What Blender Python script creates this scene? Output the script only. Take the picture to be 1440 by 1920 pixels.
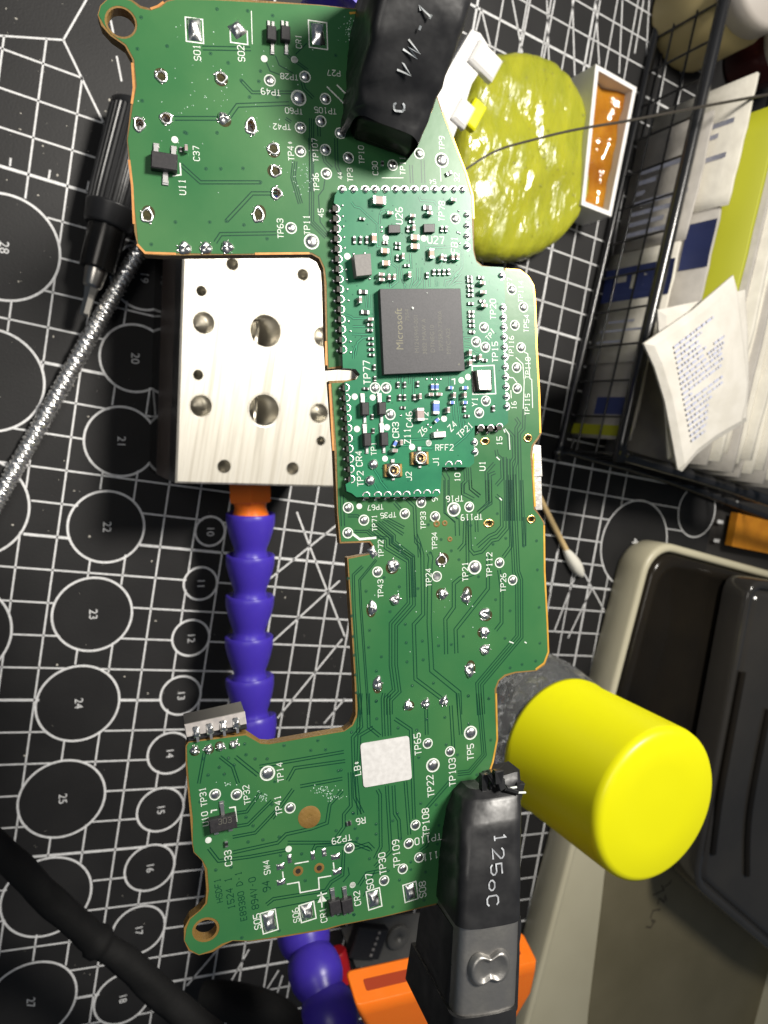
import bpy, math, random
from mathutils import Vector, Matrix, noise
from mathutils.geometry import tessellate_polygon
random.seed(7)
S = 0.001                                   # everything below is written in millimetres
R_ = math.radians
for o in list(bpy.data.objects): bpy.data.objects.remove(o)
scene = bpy.context.scene
col = scene.collection

# ------------------------------------------------------------------ camera
FPX = 1380.0
CW = Matrix(((0.879805, 0.164223, 0.446065), (0.118377, -0.984555, 0.12899), (0.460359, -0.060682, -0.885657)))
CP = Vector((-26.139, 36.596, 236.224))
CWT = CW.transposed()
cam = bpy.data.cameras.new('camera'); camo = bpy.data.objects.new('camera', cam); col.objects.link(camo)
xr, yd, zf = CWT @ Vector((1, 0, 0)), CWT @ Vector((0, 1, 0)), CWT @ Vector((0, 0, 1))
m3 = Matrix((xr, -yd, -zf)).transposed()
camo.matrix_world = Matrix.Translation(CP * S) @ m3.to_4x4()
cam.sensor_fit = 'VERTICAL'; cam.sensor_height = 24.0; cam.lens = FPX / 1920 * 24
cam.clip_start = 0.005; cam.clip_end = 20
cam.dof.use_dof = True; cam.dof.focus_distance = 0.099
cam.dof.aperture_fstop = cam.lens / 1000 / (0.52 * S) / 1.0      # entrance pupil of 0.55 mm
scene.camera = camo

# ------------------------------------------------------------------ world, lamps, exposure
w = bpy.data.worlds.new('World'); scene.world = w; w.use_nodes = True
bg = w.node_tree.nodes['Background']; bg.inputs[0].default_value = (0.62, 0.78, 1.0, 1); bg.inputs[1].default_value = 0.085
def lamp(name, loc, target, size, watts, color, spread=180):
    l = bpy.data.lights.new(name, 'AREA'); l.shape = 'DISK'; l.size = size * S; l.energy = watts; l.color = color; l.spread = R_(spread)
    o = bpy.data.objects.new(name, l); col.objects.link(o)
    o.location = Vector(loc) * S
    o.rotation_euler = (Vector(target) - Vector(loc)).to_track_quat('-Z', 'Y').to_euler()
    return o
lamp('desk_lamp', (150, 275, 470), (45, 90, 60), 105, 1.28, (1.0, 0.95, 0.87), 95)
lamp('fill_lamp', (-300, 120, 640), (20, 40, 30), 240, 0.36, (1.0, 0.95, 0.88), 120)  # unseen fill, added to brighten the mat under the board
scene.view_settings.view_transform = 'Standard'; scene.view_settings.look = 'None'
scene.view_settings.exposure = 0.0; scene.view_settings.gamma = 1.0
scene.render.engine = 'CYCLES'

# ------------------------------------------------------------------ projection helpers
def ray(px, py): return CWT @ Vector(((px - 720) / FPX, (py - 960) / FPX, 1))
def at(px, py, z=0.0):
    d = ray(px, py); return CP + d * ((z - CP.z) / d.z)
CR = {'A': (150, 0, .347222), 'B': (550, 0, .3125), 'C': (580, 330, 1/3), 'D': (580, 640, 1/3), 'E': (600, 880, .319444),
      'F': (320, 1300, .263889), 'G': (640, 1300, .25), 'H': (600, 340, .125), 'I': (760, 340, .125), 'J': (600, 560, .125),
      'K': (840, 500, .125), 'L': (640, 700, .125), 'M': (780, 660, 1/6), 'N': (690, 520, .138889), 'O': (560, 120, .208333),
      'P': (480, 120, .125), 'Q': (620, 920, .138889), 'R': (780, 900, .180556), 'a': (0, 0, .25), 'b': (0, 400, .3125),
      'c': (0, 960, .486111), 'd': (0, 1440, .486111), 'e': (240, 460, .305556), 'f': (840, 0, .416667), 'g': (960, 400, 1/3),
      'h': (900, 900, .375), 'w': (1160, 480, .21875), '.': (0, 0, 1)}
def cp(c, x, y): a = CR[c]; return (a[0] + x * a[2], a[1] + y * a[2])
def pl(c, s): return [cp(c, *map(float, q.split(','))) for q in s.split()]
# the circuit board's own plane
bz = -(ray(300, 905).normalized())
BO = CP + ray(800, 900) * 95.0
bx = (xr - bz * xr.dot(bz)).normalized(); by = bz.cross(bx)
BM = Matrix((bx, by, bz)).transposed()
def bp(px, py, h=0.0):
    d = ray(px, py); o = BO + bz * h
    v = CP + d * ((o - CP).dot(bz) / d.dot(bz)) - BO
    return Vector((v.dot(bx), v.dot(by), h))
def mmpx(px, py, h=0.0): return ((bp(px + .5, py, h) - bp(px - .5, py, h)).length + (bp(px, py + .5, h) - bp(px, py - .5, h)).length) / 2

# ------------------------------------------------------------------ mesh builder
class MB:
    def __init__(s): s.v = []; s.f = []; s.m = []; s.sm = []
    def add(s, vs, fs, m=0, smooth=False):
        n = len(s.v); s.v += [Vector(v) for v in vs]
        for f in fs: s.f.append([i + n for i in f]); s.m.append(m); s.sm.append(smooth)
    def box(s, c, sz, m=0, ch=0.0, rz=0.0, mt=None):
        cx, cy, cz = c; a, b, h = sz[0] / 2, sz[1] / 2, sz[2] / 2
        lv = [(a, b, -h), (a, b, h - ch), (a - ch, b - ch, h)] if ch else [(a, b, -h), (a, b, h)]
        vs = []
        cr, sr = math.cos(rz), math.sin(rz)
        for (p, q, z) in lv:
            for sx, sy in ((-1, -1), (1, -1), (1, 1), (-1, 1)):
                x, y = sx * p, sy * q
                vs.append((cx + x * cr - y * sr, cy + x * sr + y * cr, cz + z))
        fs = [(3, 2, 1, 0)]; L = len(lv)
        for l in range(L - 1):
            for i in range(4): j = (i + 1) % 4; fs.append((l*4+i, l*4+j, l*4+4+j, l*4+4+i))
        s.add(vs, fs, m); t = (L - 1) * 4
        s.add(vs[t:t+4], [(0, 1, 2, 3)], m if mt is None else mt)
    def prism(s, outer, z0, z1, m=0, holes=(), side=None, bottom=True, smooth_side=False):
        side = m if side is None else side
        loops = [list(outer)] + [list(h) for h in holes]
        flat = [p for l in loops for p in l]
        tris = tessellate_polygon([[Vector((p[0], p[1], 0)) for p in l] for l in loops])
        n = len(flat)
        top = []
        for t in tris:
            a, b, c = (Vector(flat[i][:2]) for i in t)
            top.append(t if (b - a).cross(c - a) > 0 else (t[0], t[2], t[1]))
        s.add([(p[0], p[1], z1) for p in flat], top, m)
        if z1 - z0 > 1e-6:
            if bottom: s.add([(p[0], p[1], z0) for p in flat], [tuple(reversed(t)) for t in top], side)
            for li, l in enumerate(loops):
                k = len(l); vs = [(p[0], p[1], z0) for p in l] + [(p[0], p[1], z1) for p in l]
                ar = sum(l[i][0] * l[(i+1) % k][1] - l[(i+1) % k][0] * l[i][1] for i in range(k))
                fl = (ar > 0) == (li == 0)
                fs = []
                for i in range(k):
                    j = (i + 1) % k; q = (i, j, k + j, k + i); fs.append(q if fl else tuple(reversed(q)))
                s.add(vs, fs, side, smooth_side)
    def lathe(s, prof, o=(0, 0, 0), ax=(0, 0, 1), n=20, m=0, rf=None, cap0=True, cap1=True, smooth=True):
        o = Vector(o); ax = Vector(ax).normalized(); u = ax.orthogonal().normalized(); v = ax.cross(u)
        vs = []; fs = []
        for (r, h) in prof:
            for i in range(n):
                a = 2 * math.pi * i / n; rr = r if rf is None else rf(r, h, a)
                vs.append(o + ax * h + (u * math.cos(a) + v * math.sin(a)) * rr)
        for l in range(len(prof) - 1):
            for i in range(n): j = (i + 1) % n; fs.append((l*n+i, l*n+j, l*n+n+j, l*n+n+i))
        s.add(vs, fs, m, smooth); L = len(prof) - 1
        if cap0 and prof[0][0] > 1e-6: s.add(vs[:n], [tuple(reversed(range(n)))], m)
        if cap1 and prof[-1][0] > 1e-6: s.add(vs[L*n:], [tuple(range(n))], m)
    def dome(s, c, r, h, n=14, rings=5, m=0, ry=None, rz=0.0, k=1.0):
        vs = []; fs = []; ry = ry or r; cr, sr = math.cos(rz), math.sin(rz)
        for l in range(rings):
            t = l / rings * math.pi / 2
            for i in range(n):
                a = 2 * math.pi * i / n; x, y = r * math.cos(t) * math.cos(a), ry * math.cos(t) * math.sin(a)
                vs.append((c[0] + x * cr - y * sr, c[1] + x * sr + y * cr, c[2] + h * math.sin(t)))
        vs.append((c[0], c[1], c[2] + h))
        for l in range(rings - 1):
            for i in range(n): j = (i + 1) % n; fs.append((l*n+i, l*n+j, l*n+n+j, l*n+n+i))
        for i in range(n): fs.append(((rings-1)*n+i, (rings-1)*n+(i+1) % n, len(vs) - 1))
        s.add(vs, fs, m, True)
    def ring(s, c, r0, r1, n=24, m=0, ry=None, h=0.0, a0=0.0, a1=2 * math.pi):
        full = a1 - a0 > 6.28; k = n if full else n + 1; e = (ry or r1) / r1
        vs = []
        for i in range(k):
            a = a0 + (a1 - a0) * i / n
            vs.append((c[0] + r0 * math.cos(a), c[1] + r0 * e * math.sin(a), c[2] + h)); vs.append((c[0] + r1 * math.cos(a), c[1] + r1 * e * math.sin(a), c[2] + h))
        fs = []
        for i in range(n): j = (i + 1) % k; fs.append((2*i, 2*i+1, 2*j+1, 2*j))
        s.add(vs, fs, m)
    def strip(s, pts, wd, z=None, m=0, closed=False):
        P = [Vector((p[0], p[1])) for p in pts]; n = len(P)
        if n < 2: return
        zs = [(p[2] if len(p) > 2 else 0.0) if z is None else z for p in pts]
        vs = []; fs = []
        for i in range(n):
            a = P[i] - P[i-1] if (i > 0 or closed) else P[1] - P[0]
            b = P[(i+1) % n] - P[i] if (i < n - 1 or closed) else P[-1] - P[-2]
            if a.length < 1e-9: a = b
            if b.length < 1e-9: b = a
            a = a.normalized(); b = b.normalized(); nn = Vector((-a.y - b.y, a.x + b.x))
            if nn.length < 1e-6: nn = Vector((-a.y, a.x))
            nn.normalize(); sc = 1 / max(.45, nn.dot(Vector((-a.y, a.x))))
            q = nn * (wd / 2 * sc)
            vs.append((P[i].x + q.x, P[i].y + q.y, zs[i])); vs.append((P[i].x - q.x, P[i].y - q.y, zs[i]))
        for i in range(n if closed else n - 1): j = (i + 1) % n; fs.append((2*i+1, 2*j+1, 2*j, 2*i))
        s.add(vs, fs, m)
    def tube(s, pts, r, n=10, m=0, rf=None, cap=True, sub=1):
        P = [Vector(p) for p in pts]
        if sub > 1: P = smooth_path(P, sub)
        vs = []; fs = []; u = None; L = 0.0
        for i, p in enumerate(P):
            t = (P[min(i+1, len(P)-1)] - P[max(i-1, 0)]).normalized()
            u = t.orthogonal().normalized() if u is None else (u - t * u.dot(t)).normalized()
            v = t.cross(u)
            if i: L += (p - P[i-1]).length
            for k in range(n):
                a = 2 * math.pi * k / n; rr = rf(i / (len(P) - 1), a, L) if rf else r
                vs.append(p + (u * math.cos(a) + v * math.sin(a)) * rr)
        for i in range(len(P) - 1):
            for k in range(n): j = (k + 1) % n; fs.append((i*n+k, i*n+j, i*n+n+j, i*n+n+k))
        s.add(vs, fs, m, True)
        if cap: s.add(vs[:n], [tuple(reversed(range(n)))], m); s.add(vs[-n:], [tuple(range(n))], m)
    def loft(s, loops, m=0, cap=True, smooth=True):
        n = len(loops[0]); vs = [v for l in loops for v in l]; fs = []
        for i in range(len(loops) - 1):
            for k in range(n): j = (k + 1) % n; fs.append((i*n+k, i*n+j, i*n+n+j, i*n+n+k))
        s.add(vs, fs, m, smooth)
        if cap: s.add(loops[0], [tuple(reversed(range(n)))], m); s.add(loops[-1], [tuple(range(n))], m)
    def mesh(s, name, mats, org=Vector((0, 0, 0))):
        me = bpy.data.meshes.new(name); me.from_pydata([tuple((v - org) * S) for v in s.v], [], s.f)
        for mt in mats: me.materials.append(mt)
        me.polygons.foreach_set('material_index', s.m); me.polygons.foreach_set('use_smooth', s.sm)
        me.update(); return me
    def build(s, name, mats, parent=None, org=None, loc=None):
        mats = mats if isinstance(mats, (list, tuple)) else [mats]
        if org is None: org = Vector(parent['_o']) if parent is not None and '_o' in parent.keys() else Vector((0, 0, 0))
        o = link(name, s.mesh(name, mats, Vector(org)), parent, loc); o['_o'] = list(Vector(org)); return o
def link(name, me, parent=None, loc=None, rz=0.0):
    o = bpy.data.objects.new(name, me); col.objects.link(o)
    if parent is not None: o.parent = parent
    if loc is not None: o.location = Vector(loc) * S
    if rz: o.rotation_euler = (0, 0, rz)
    return o
def smooth_path(P, k):
    out = []
    for i in range(len(P) - 1):
        p0, p1, p2, p3 = P[max(i-1, 0)], P[i], P[i+1], P[min(i+2, len(P)-1)]
        for j in range(k):
            t = j / k
            out.append(.5 * ((2*p1) + (p2-p0)*t + (2*p0-5*p1+4*p2-p3)*t*t + (3*p1-p0-3*p2+p3)*t*t*t))
    out.append(P[-1]); return out
def thing(name, label, cat, o=(0, 0, 0), group=None, rot=None):
    e = bpy.data.objects.new(name, None); col.objects.link(e); e.empty_display_size = .005
    e.location = Vector(o) * S
    if rot is not None: e.rotation_euler = rot.to_euler()
    e['label'] = label; e['category'] = cat
    if group: e['group'] = group
    if rot is None: e['_o'] = list(o)
    return e
def tag(o, label, cat, group=None):
    o['label'] = label; o['category'] = cat
    if group: o['group'] = group
    return o

# ------------------------------------------------------------------ materials
def mat(name, c1, rough=.5, metal=0.0, c2=None, ns=400.0, bump=0.0, bs=900.0, coat=0.0, spec=.5, sss=0.0, trans=0.0, ior=1.45,
        stretch=None, rvar=0.0, detail=4.0, alpha=None, bdist=.0002, sub_r=None):
    m = bpy.data.materials.new(name); m.use_nodes = True; nt = m.node_tree; b = nt.nodes['Principled BSDF']
    I = b.inputs; I['Base Color'].default_value = (*c1, 1); I['Roughness'].default_value = rough; I['Metallic'].default_value = metal
    I['Specular IOR Level'].default_value = spec; I['Coat Weight'].default_value = coat; I['Coat Roughness'].default_value = .08
    I['IOR'].default_value = ior; I['Transmission Weight'].default_value = trans
    if sss: I['Subsurface Weight'].default_value = sss; I['Subsurface Radius'].default_value = sub_r or (.004, .003, .001); I['Subsurface Scale'].default_value = 1.0
    tc = nt.nodes.new('ShaderNodeTexCoord'); src = tc.outputs['Object']
    if stretch:
        mp = nt.nodes.new('ShaderNodeMapping'); mp.inputs['Scale'].default_value = stretch; nt.links.new(src, mp.inputs[0]); src = mp.outputs[0]
    if c2 or rvar:
        n = nt.nodes.new('ShaderNodeTexNoise'); n.inputs['Scale'].default_value = ns; n.inputs['Detail'].default_value = detail; nt.links.new(src, n.inputs['Vector'])
        rp = nt.nodes.new('ShaderNodeValToRGB'); rp.color_ramp.elements[0].position = .35; rp.color_ramp.elements[1].position = .65
        rp.color_ramp.elements[0].color = (*c1, 1); rp.color_ramp.elements[1].color = (*(c2 or c1), 1)
        nt.links.new(n.outputs['Fac'], rp.inputs[0])
        if c2: nt.links.new(rp.outputs[0], I['Base Color'])
        if rvar:
            mr = nt.nodes.new('ShaderNodeMapRange'); mr.inputs[1].default_value = .3; mr.inputs[2].default_value = .7
            mr.inputs[3].default_value = max(.02, rough - rvar); mr.inputs[4].default_value = min(1, rough + rvar)
            nt.links.new(n.outputs['Fac'], mr.inputs[0]); nt.links.new(mr.outputs[0], I['Roughness'])
    if bump:
        n2 = nt.nodes.new('ShaderNodeTexNoise'); n2.inputs['Scale'].default_value = bs; n2.inputs['Detail'].default_value = 3; nt.links.new(src, n2.inputs['Vector'])
        bn = nt.nodes.new('ShaderNodeBump'); bn.inputs['Strength'].default_value = bump; bn.inputs['Distance'].default_value = bdist
        nt.links.new(n2.outputs['Fac'], bn.inputs['Height']); nt.links.new(bn.outputs[0], I['Normal'])
    return m
M = {}
M['mask'] = mat('green_solder_mask', (.026, .124, .043), .34, c2=(.046, .152, .048), ns=60, bump=.25, bs=500, coat=.18, rvar=.06, detail=6, bdist=.00004)
M['gap'] = mat('dark_green_mask_gap', (.004, .046, .022), .34, coat=.15)
M['via'] = mat('plugged_via', (.004, .048, .028), .35, coat=.2)
M['hot'] = mat('light_trace_edge', (.055, .27, .12), .28, coat=.3)
M['modmask'] = mat('module_solder_mask', (.010, .140, .066), .32, c2=(.018, .178, .080), ns=250, bump=.2, bs=700, coat=.2, bdist=.00003)
M['modgap'] = mat('module_mask_gap', (.003, .070, .040), .3, coat=.3)
M['modlite'] = mat('module_trace', (.035, .26, .13), .28, coat=.3)
M['fr4'] = mat('bare_board_edge', (.215, .125, .030), .55, c2=(.15, .082, .018), ns=180, bump=.3, bs=2500)
M['cu'] = mat('bare_copper_edge', (.62, .30, .10), .4, .3, c2=(.50, .22, .07), ns=900)
M['gold'] = mat('gold_plating', (.90, .58, .22), .28, 1.0)
M['silk'] = mat('silkscreen_white', (.70, .73, .68), .5, c2=(.56, .60, .55), ns=3000)
M['solder'] = mat('solder', (.86, .85, .83), .30, 1.0, bump=.25, bs=1100, rvar=.10, ns=1200, bdist=.00010)
M['tin'] = mat('tinned_metal', (.84, .83, .81), .34, 1.0)
M['chip'] = mat('black_epoxy', (.030, .030, .034), .50, c2=(.044, .043, .048), ns=5200, detail=2, bump=.25, bs=6000, bdist=.00002)
M['chip2'] = mat('small_black_epoxy', (.022, .021, .023), .42, c2=(.032, .03, .032), ns=3000, bump=.2, bs=5000, bdist=.00002)
M['mark'] = mat('laser_marking', (.21, .195, .12), .55, c2=(.12, .115, .085), ns=9000, detail=2)
M['mark2'] = mat('faint_laser_marking', (.125, .122, .095), .55, c2=(.07, .07, .066), ns=9000, detail=2)
M['ceram'] = mat('tan_ceramic', (.36, .23, .17), .45, c2=(.42, .28, .2), ns=3000)
M['ceram2'] = mat('grey_pink_ceramic', (.30, .23, .215), .45, c2=(.35, .27, .25), ns=3000)
M['resis'] = mat('black_resistor', (.015, .014, .015), .4)
M['bluec'] = mat('blue_component', (.10, .18, .62), .4, c2=(.16, .25, .68), ns=3000)
M['whitec'] = mat('white_component', (.62, .58, .55), .45)
M['ferrite'] = mat('grey_ferrite', (.16, .15, .145), .55, c2=(.19, .18, .17), ns=3000, bump=.3, bs=5000, bdist=.00002)
M['sticker'] = mat('white_sticker', (.60, .59, .58), .6, c2=(.52, .51, .50), ns=1600)
M['hole'] = mat('dark_hole', (.02, .017, .012), .55)
M['flux'] = mat('dried_flux', (.06, .05, .02), .25, c2=(.03, .03, .012), ns=2000, coat=.5)
M['resid'] = mat('white_residue', (.42, .55, .48), .6)
M['connb'] = mat('black_connector', (.02, .02, .022), .4)
M['conng'] = mat('grey_connector_top', (.42, .39, .37), .5, c2=(.32, .30, .29), ns=1500)
M['shield'] = mat('usb_shield', (.78, .75, .70), .32, .85, bump=.2, bs=1500)
M['shrink'] = mat('black_heat_shrink', (.013, .013, .014), .38, c2=(.019, .019, .020), ns=300, bump=.35, bs=220, rvar=.1, bdist=.0004)
M['print'] = mat('worn_white_print', (.50, .52, .55), .5, c2=(.25, .26, .28), ns=1400)
M['print2'] = mat('faint_grey_print', (.24, .26, .28), .5, c2=(.08, .09, .09), ns=900)
M['clipst'] = mat('clip_steel', (.42, .405, .385), .36, .85, c2=(.33, .32, .30), ns=350, bump=.15, bs=1500, rvar=.1)
M['clipdark'] = mat('oily_clip_side', (.020, .016, .012), .32, .3)
M['blue'] = mat('violet_blue_plastic', (.050, .028, .36), .36, sss=.08, sub_r=(.001, .001, .004), bump=.08, bs=700, rvar=.05)
M['orange'] = mat('orange_plastic', (.80, .17, .012), .34, sss=.15, sub_r=(.004, .0015, .0005), bump=.15, bs=400, rvar=.06)
M['orangeshade'] = mat('orange_slot_shade', (.30, .03, .003), .5)
M['alu'] = mat('brushed_aluminium', (.66, .63, .555), .44, .55, c2=(.40, .375, .32), ns=42, stretch=(22, .5, 1), bump=.5, bs=170, rvar=.1, detail=12, bdist=.00012)
M['anod'] = mat('black_polished_side', (.016, .014, .014), .07, .6)
M['sidebrown'] = mat('brown_side_band', (.085, .062, .052), .38, .35, c2=(.07, .052, .045), ns=60)
M['sidedark'] = mat('dark_side_band', (.012, .011, .012), .3, .3)
M['bore'] = mat('bored_aluminium', (.55, .53, .48), .32, .9)
M['drv'] = mat('black_handle_plastic', (.018, .018, .019), .36, bump=.1, bs=900)
M['drvm'] = mat('black_metal_shaft', (.022, .021, .020), .22, .55)
M['bit'] = mat('steel_bit', (.48, .46, .42), .3, 1.0)
M['braid'] = mat('silver_braid', (.88, .87, .85), .26, .95, rvar=.08, ns=2500)
M['rubber'] = mat('black_rubber', (.008, .008, .008), .75, bump=.6, bs=160, bdist=.0008, spec=.25)
M['gel'] = mat('yellow_green_gel', (.37, .37, .030), .24, c2=(.29, .305, .022), ns=90, sss=.40, sub_r=(.008, .007, .001), bump=.7, bs=190, coat=.25, stretch=(1.6, .6, 1), bdist=.0016, rvar=.12, detail=9)
M['wplast'] = mat('white_plastic', (.74, .73, .71), .42, bump=.15, bs=500)
M['amber'] = mat('amber_rosin', (.46, .20, .016), .08, c2=(.30, .105, .008), ns=90, sss=.25, sub_r=(.006, .003, .0003), bump=.9, bs=110, coat=.8, bdist=.002)
M['wireb'] = mat('black_coated_wire', (.014, .014, .015), .26, coat=.3)
M['wired'] = mat('dark_strand', (.035, .03, .024), .5)
M['paper'] = mat('cream_paper', (.62, .59, .51), .75, c2=(.55, .52, .45), ns=160, bump=.3, bs=350, bdist=.0005)
M['paperg'] = mat('grey_paper', (.40, .375, .34), .75, c2=(.33, .31, .28), ns=120, bump=.3, bs=300, bdist=.0005)
M['pinkp'] = mat('white_foil_packet', (.58, .555, .505), .6, c2=(.52, .495, .44), ns=120, bump=.4, bs=260, bdist=.0006)
M['bluep'] = mat('navy_print', (.030, .045, .16), .6)
M['inkb'] = mat('pale_blue_ink', (.34, .36, .50), .7, c2=(.50, .51, .57), ns=1500)
M['yelp'] = mat('yellow_green_card', (.34, .35, .012), .6)
M['cotton'] = mat('cotton', (.70, .68, .60), .9, bump=.6, bs=1500)
M['stick'] = mat('paper_stick', (.62, .45, .22), .55)
M['cream'] = mat('cream_plastic', (.58, .54, .39), .36, c2=(.52, .48, .34), ns=20, bump=.08, bs=250)
M['shade'] = mat('olive_shade_sheet', (.15, .130, .075), .5, c2=(.19, .165, .10), ns=20, bump=.2, bs=80, bdist=.0008)
M['rimgold'] = mat('gold_edge_plating', (.85, .50, .09), .35, .5, c2=(.75, .38, .06), ns=700)
M['smoke'] = mat('smoky_plastic', (.010, .009, .008), .16, c2=(.020, .016, .011), ns=18, spec=.35, bump=.1, bs=60, bdist=.0008)
M['smokeg'] = mat('grey_translucent_plastic', (.030, .028, .026), .14, c2=(.050, .045, .038), ns=15, coat=.3)
M['yellow'] = mat('yellow_cap_plastic', (.74, .72, .004), .36, sss=.05, sub_r=(.002, .002, .0003), rvar=.04, bump=.05, bs=200)
M['clear'] = mat('clear_bottle', (.80, .82, .82), .06, trans=.92, ior=1.45, bump=.5, bs=90, bdist=.002, coat=.3)
M['orangeb'] = mat('orange_sheet', (.55, .22, .012), .6, c2=(.48, .18, .01), ns=150)
M['red'] = mat('red_plastic', (.55, .012, .02), .4)
M['greyp'] = mat('grey_film', (.10, .098, .092), .35, c2=(.13, .125, .115), ns=80, bump=.5, bs=120, bdist=.001)
M['jar'] = mat('cream_jar', (.52, .42, .20), .5)
M['jarw'] = mat('pale_jar', (.46, .42, .38), .5)
M['maroon'] = mat('maroon_glass', (.07, .015, .015), .2)
M['pencil'] = mat('pencil_ink', (.055, .045, .03), .8)
M['mat'] = mat('cutting_mat_vinyl', (.0125, .0122, .0125), .55, c2=(.0180, .0176, .0178), ns=45, bump=.45, bs=1600, spec=.28, detail=8, bdist=.0001)
M['matp'] = mat('mat_print', (.72, .72, .72), .55, c2=(.58, .58, .58), ns=900, bump=.3, bs=1600, bdist=.0001)
M['dust'] = mat('dust', (.6, .57, .5), .9)
M['table'] = mat('dark_table', (.03, .028, .026), .6)

# ------------------------------------------------------------------ stroke lettering
FONT = {'T': '06 46|26 20', 'P': '00 06 36 45 44 33 03', '0': '10 01 05 16 36 45 41 30 10', '1': '15 26 20|10 30', '2': '05 16 36 45 44 00 40',
        '3': '05 16 36 45 44 33 13|33 42 41 30 10 01', '4': '30 36 02 42', '5': '46 06 03 33 42 41 30 10 01', '6': '36 16 04 01 10 30 41 42 33 03',
        '7': '06 46 45 20', '8': '13 04 05 16 36 45 44 33 13 02 01 10 30 41 42 33', '9': '10 30 42 45 36 16 05 04 13 43', 'C': '45 36 16 05 01 10 30 41',
        'R': '00 06 36 45 44 33 03|23 40', 'U': '06 01 10 30 41 46', 'S': '45 36 16 05 04 13 33 42 41 30 10 01', 'W': '06 10 24 30 46', 'O': '10 01 05 16 36 45 41 30 10',
        'J': '46 41 30 10 01', 'L': '06 00 40', 'B': '00 06 36 45 44 33 03|33 42 41 30 00', 'Y': '06 23 46|23 20', 'F': '00 06 46|03 33', 'Z': '06 46 00 40',
        'D': '00 06 26 44 42 20 00', 'E': '46 06 00 40|03 33', '*': '12 34|32 14|21 25', '-': '13 33', 'V': '06 20 46', 'M': '00 06 23 46 40', 'I': '20 26',
        'A': '00 26 40|12 32', 'N': '00 06 40 46', 'o': '10 01 02 13 33 42 41 30 10', 'K': '00 06|46 02|13 40', 'X': '00 46|06 40', 'G': '45 36 16 05 01 10 30 42 22', 'H': '00 06|40 46|03 43'}
def letters(txt, adv=1.42):
    """strokes of txt, cap height 1, centred on the origin"""
    out = []; n = len(txt); a = adv * .62
    for i, ch in enumerate(txt):
        ox = (i - (n - 1) / 2) * a
        for st in FONT.get(ch, '').split('|'):
            if st: out.append([(ox + (int(q[0]) - 2) / 6.4, (int(q[1]) - 3) / 6) for q in st.split()])
    return out
def write(mb, txt, c, hgt, rot, z, wd=None, m=0, adv=1.42):
    cr, sr = math.cos(R_(rot)), math.sin(R_(rot)); wd = wd or hgt * .13
    for st in letters(txt, adv):
        mb.strip([(c[0] + (x * cr - y * sr) * hgt, c[1] + (x * sr + y * cr) * hgt) for x, y in st], wd, z, m)
def font_mesh(txt, size):
    cu = bpy.data.curves.new('t', 'FONT'); cu.body = txt; cu.size = size; cu.align_x = 'CENTER'; cu.align_y = 'CENTER'; cu.resolution_u = 3
    o = bpy.data.objects.new('t', cu); col.objects.link(o); dg = bpy.context.evaluated_depsgraph_get()
    me = bpy.data.meshes.new_from_object(o.evaluated_get(dg)); vs = [v.co.copy() for v in me.vertices]; fs = [tuple(p.vertices) for p in me.polygons]
    bpy.data.objects.remove(o); bpy.data.curves.remove(cu); bpy.data.meshes.remove(me); return vs, fs
def font_text(mb, txt, c, size, rot, z, m=0):
    vs, fs = font_mesh(txt, size); cr, sr = math.cos(R_(rot)), math.sin(R_(rot))
    mb.add([(c[0] + v.x * cr - v.y * sr, c[1] + v.x * sr + v.y * cr, z) for v in vs], fs, m)
def circle(c, r, n=12, ry=None, a0=0.0):
    return [(c[0] + r * math.cos(a0 + 2*math.pi*i/n), c[1] + (ry or r) * math.sin(a0 + 2*math.pi*i/n)) for i in range(n)]
def inpoly(p, poly):
    c = False; n = len(poly)
    for i in range(n):
        x1, y1 = poly[i][0], poly[i][1]; x2, y2 = poly[i-1][0], poly[i-1][1]
        if (y1 > p[1]) != (y2 > p[1]) and p[0] < (x2 - x1) * (p[1] - y1) / (y2 - y1) + x1: c = not c
    return c
def inset(poly, d):
    n = len(poly); ar = sum(poly[i][0] * poly[(i+1) % n][1] - poly[(i+1) % n][0] * poly[i][1] for i in range(n)); sg = 1 if ar > 0 else -1
    out = []
    for i in range(n):
        p = Vector(poly[i][:2]); a = (p - Vector(poly[i-1][:2])).normalized(); b = (Vector(poly[(i+1) % n][:2]) - p).normalized()
        nn = Vector((-a.y - b.y, a.x + b.x)).normalized(); k = 1 / max(.5, nn.dot(Vector((-a.y, a.x))))
        dd = d[i] if isinstance(d, list) else d
        q = p + nn * (dd * k * sg); out.append((q.x, q.y))
    return out

#==SETTING==
# ------------------------------------------------------------------ table and cutting mat
mb = MB(); mb.box((150, 0, -8), (1600, 1600, 10)); tb = mb.build('table', M['table']); tb['kind'] = 'structure'
mat_t = thing('cutting_mat', 'black cutting mat printed with white grid lines and numbered circles', 'cutting mat', (80, 20, -3))
mb = MB(); ol = [(-150, -230), (268, -230), (268, 330), (-150, 330)]
mb.prism(ol, -3, 0); mb.build('mat_sheet', M['mat'], mat_t)
CIR = [(28, 7, 464, 28.5), (0, -22, 713, 28.5), (0, -52, 950, 29), (0, -85, 1185, 29), (19, 270, 520, 19), (20, 253, 672, 20), (21, 227, 828, 21), (22, 200, 988, 22),
       (23, 174, 1152, 23), (24, 147, 1319, 24), (25, 117, 1498, 25), (26, 88, 1682, 26), (27, 57, 1880, 27), (10, 394, 996, 9.6), (11, 376, 1094, 10.8), (12, 358, 1196, 12),
       (13, 339, 1304, 13), (14, 318, 1412, 14), (15, 301, 1518, 15), (16, 281, 1627, 16), (17, 260, 1744, 17), (18, 230, 1872, 18)]
circs = []
for (nm, x, y, d) in CIR:
    c = at(x, y); circs.append((c.x, c.y, d / 2, nm))
circs.append((222.2, 21.0, 19.5, 40)); circs.append((257.0, 40.0, 12.0, -1))
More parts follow.
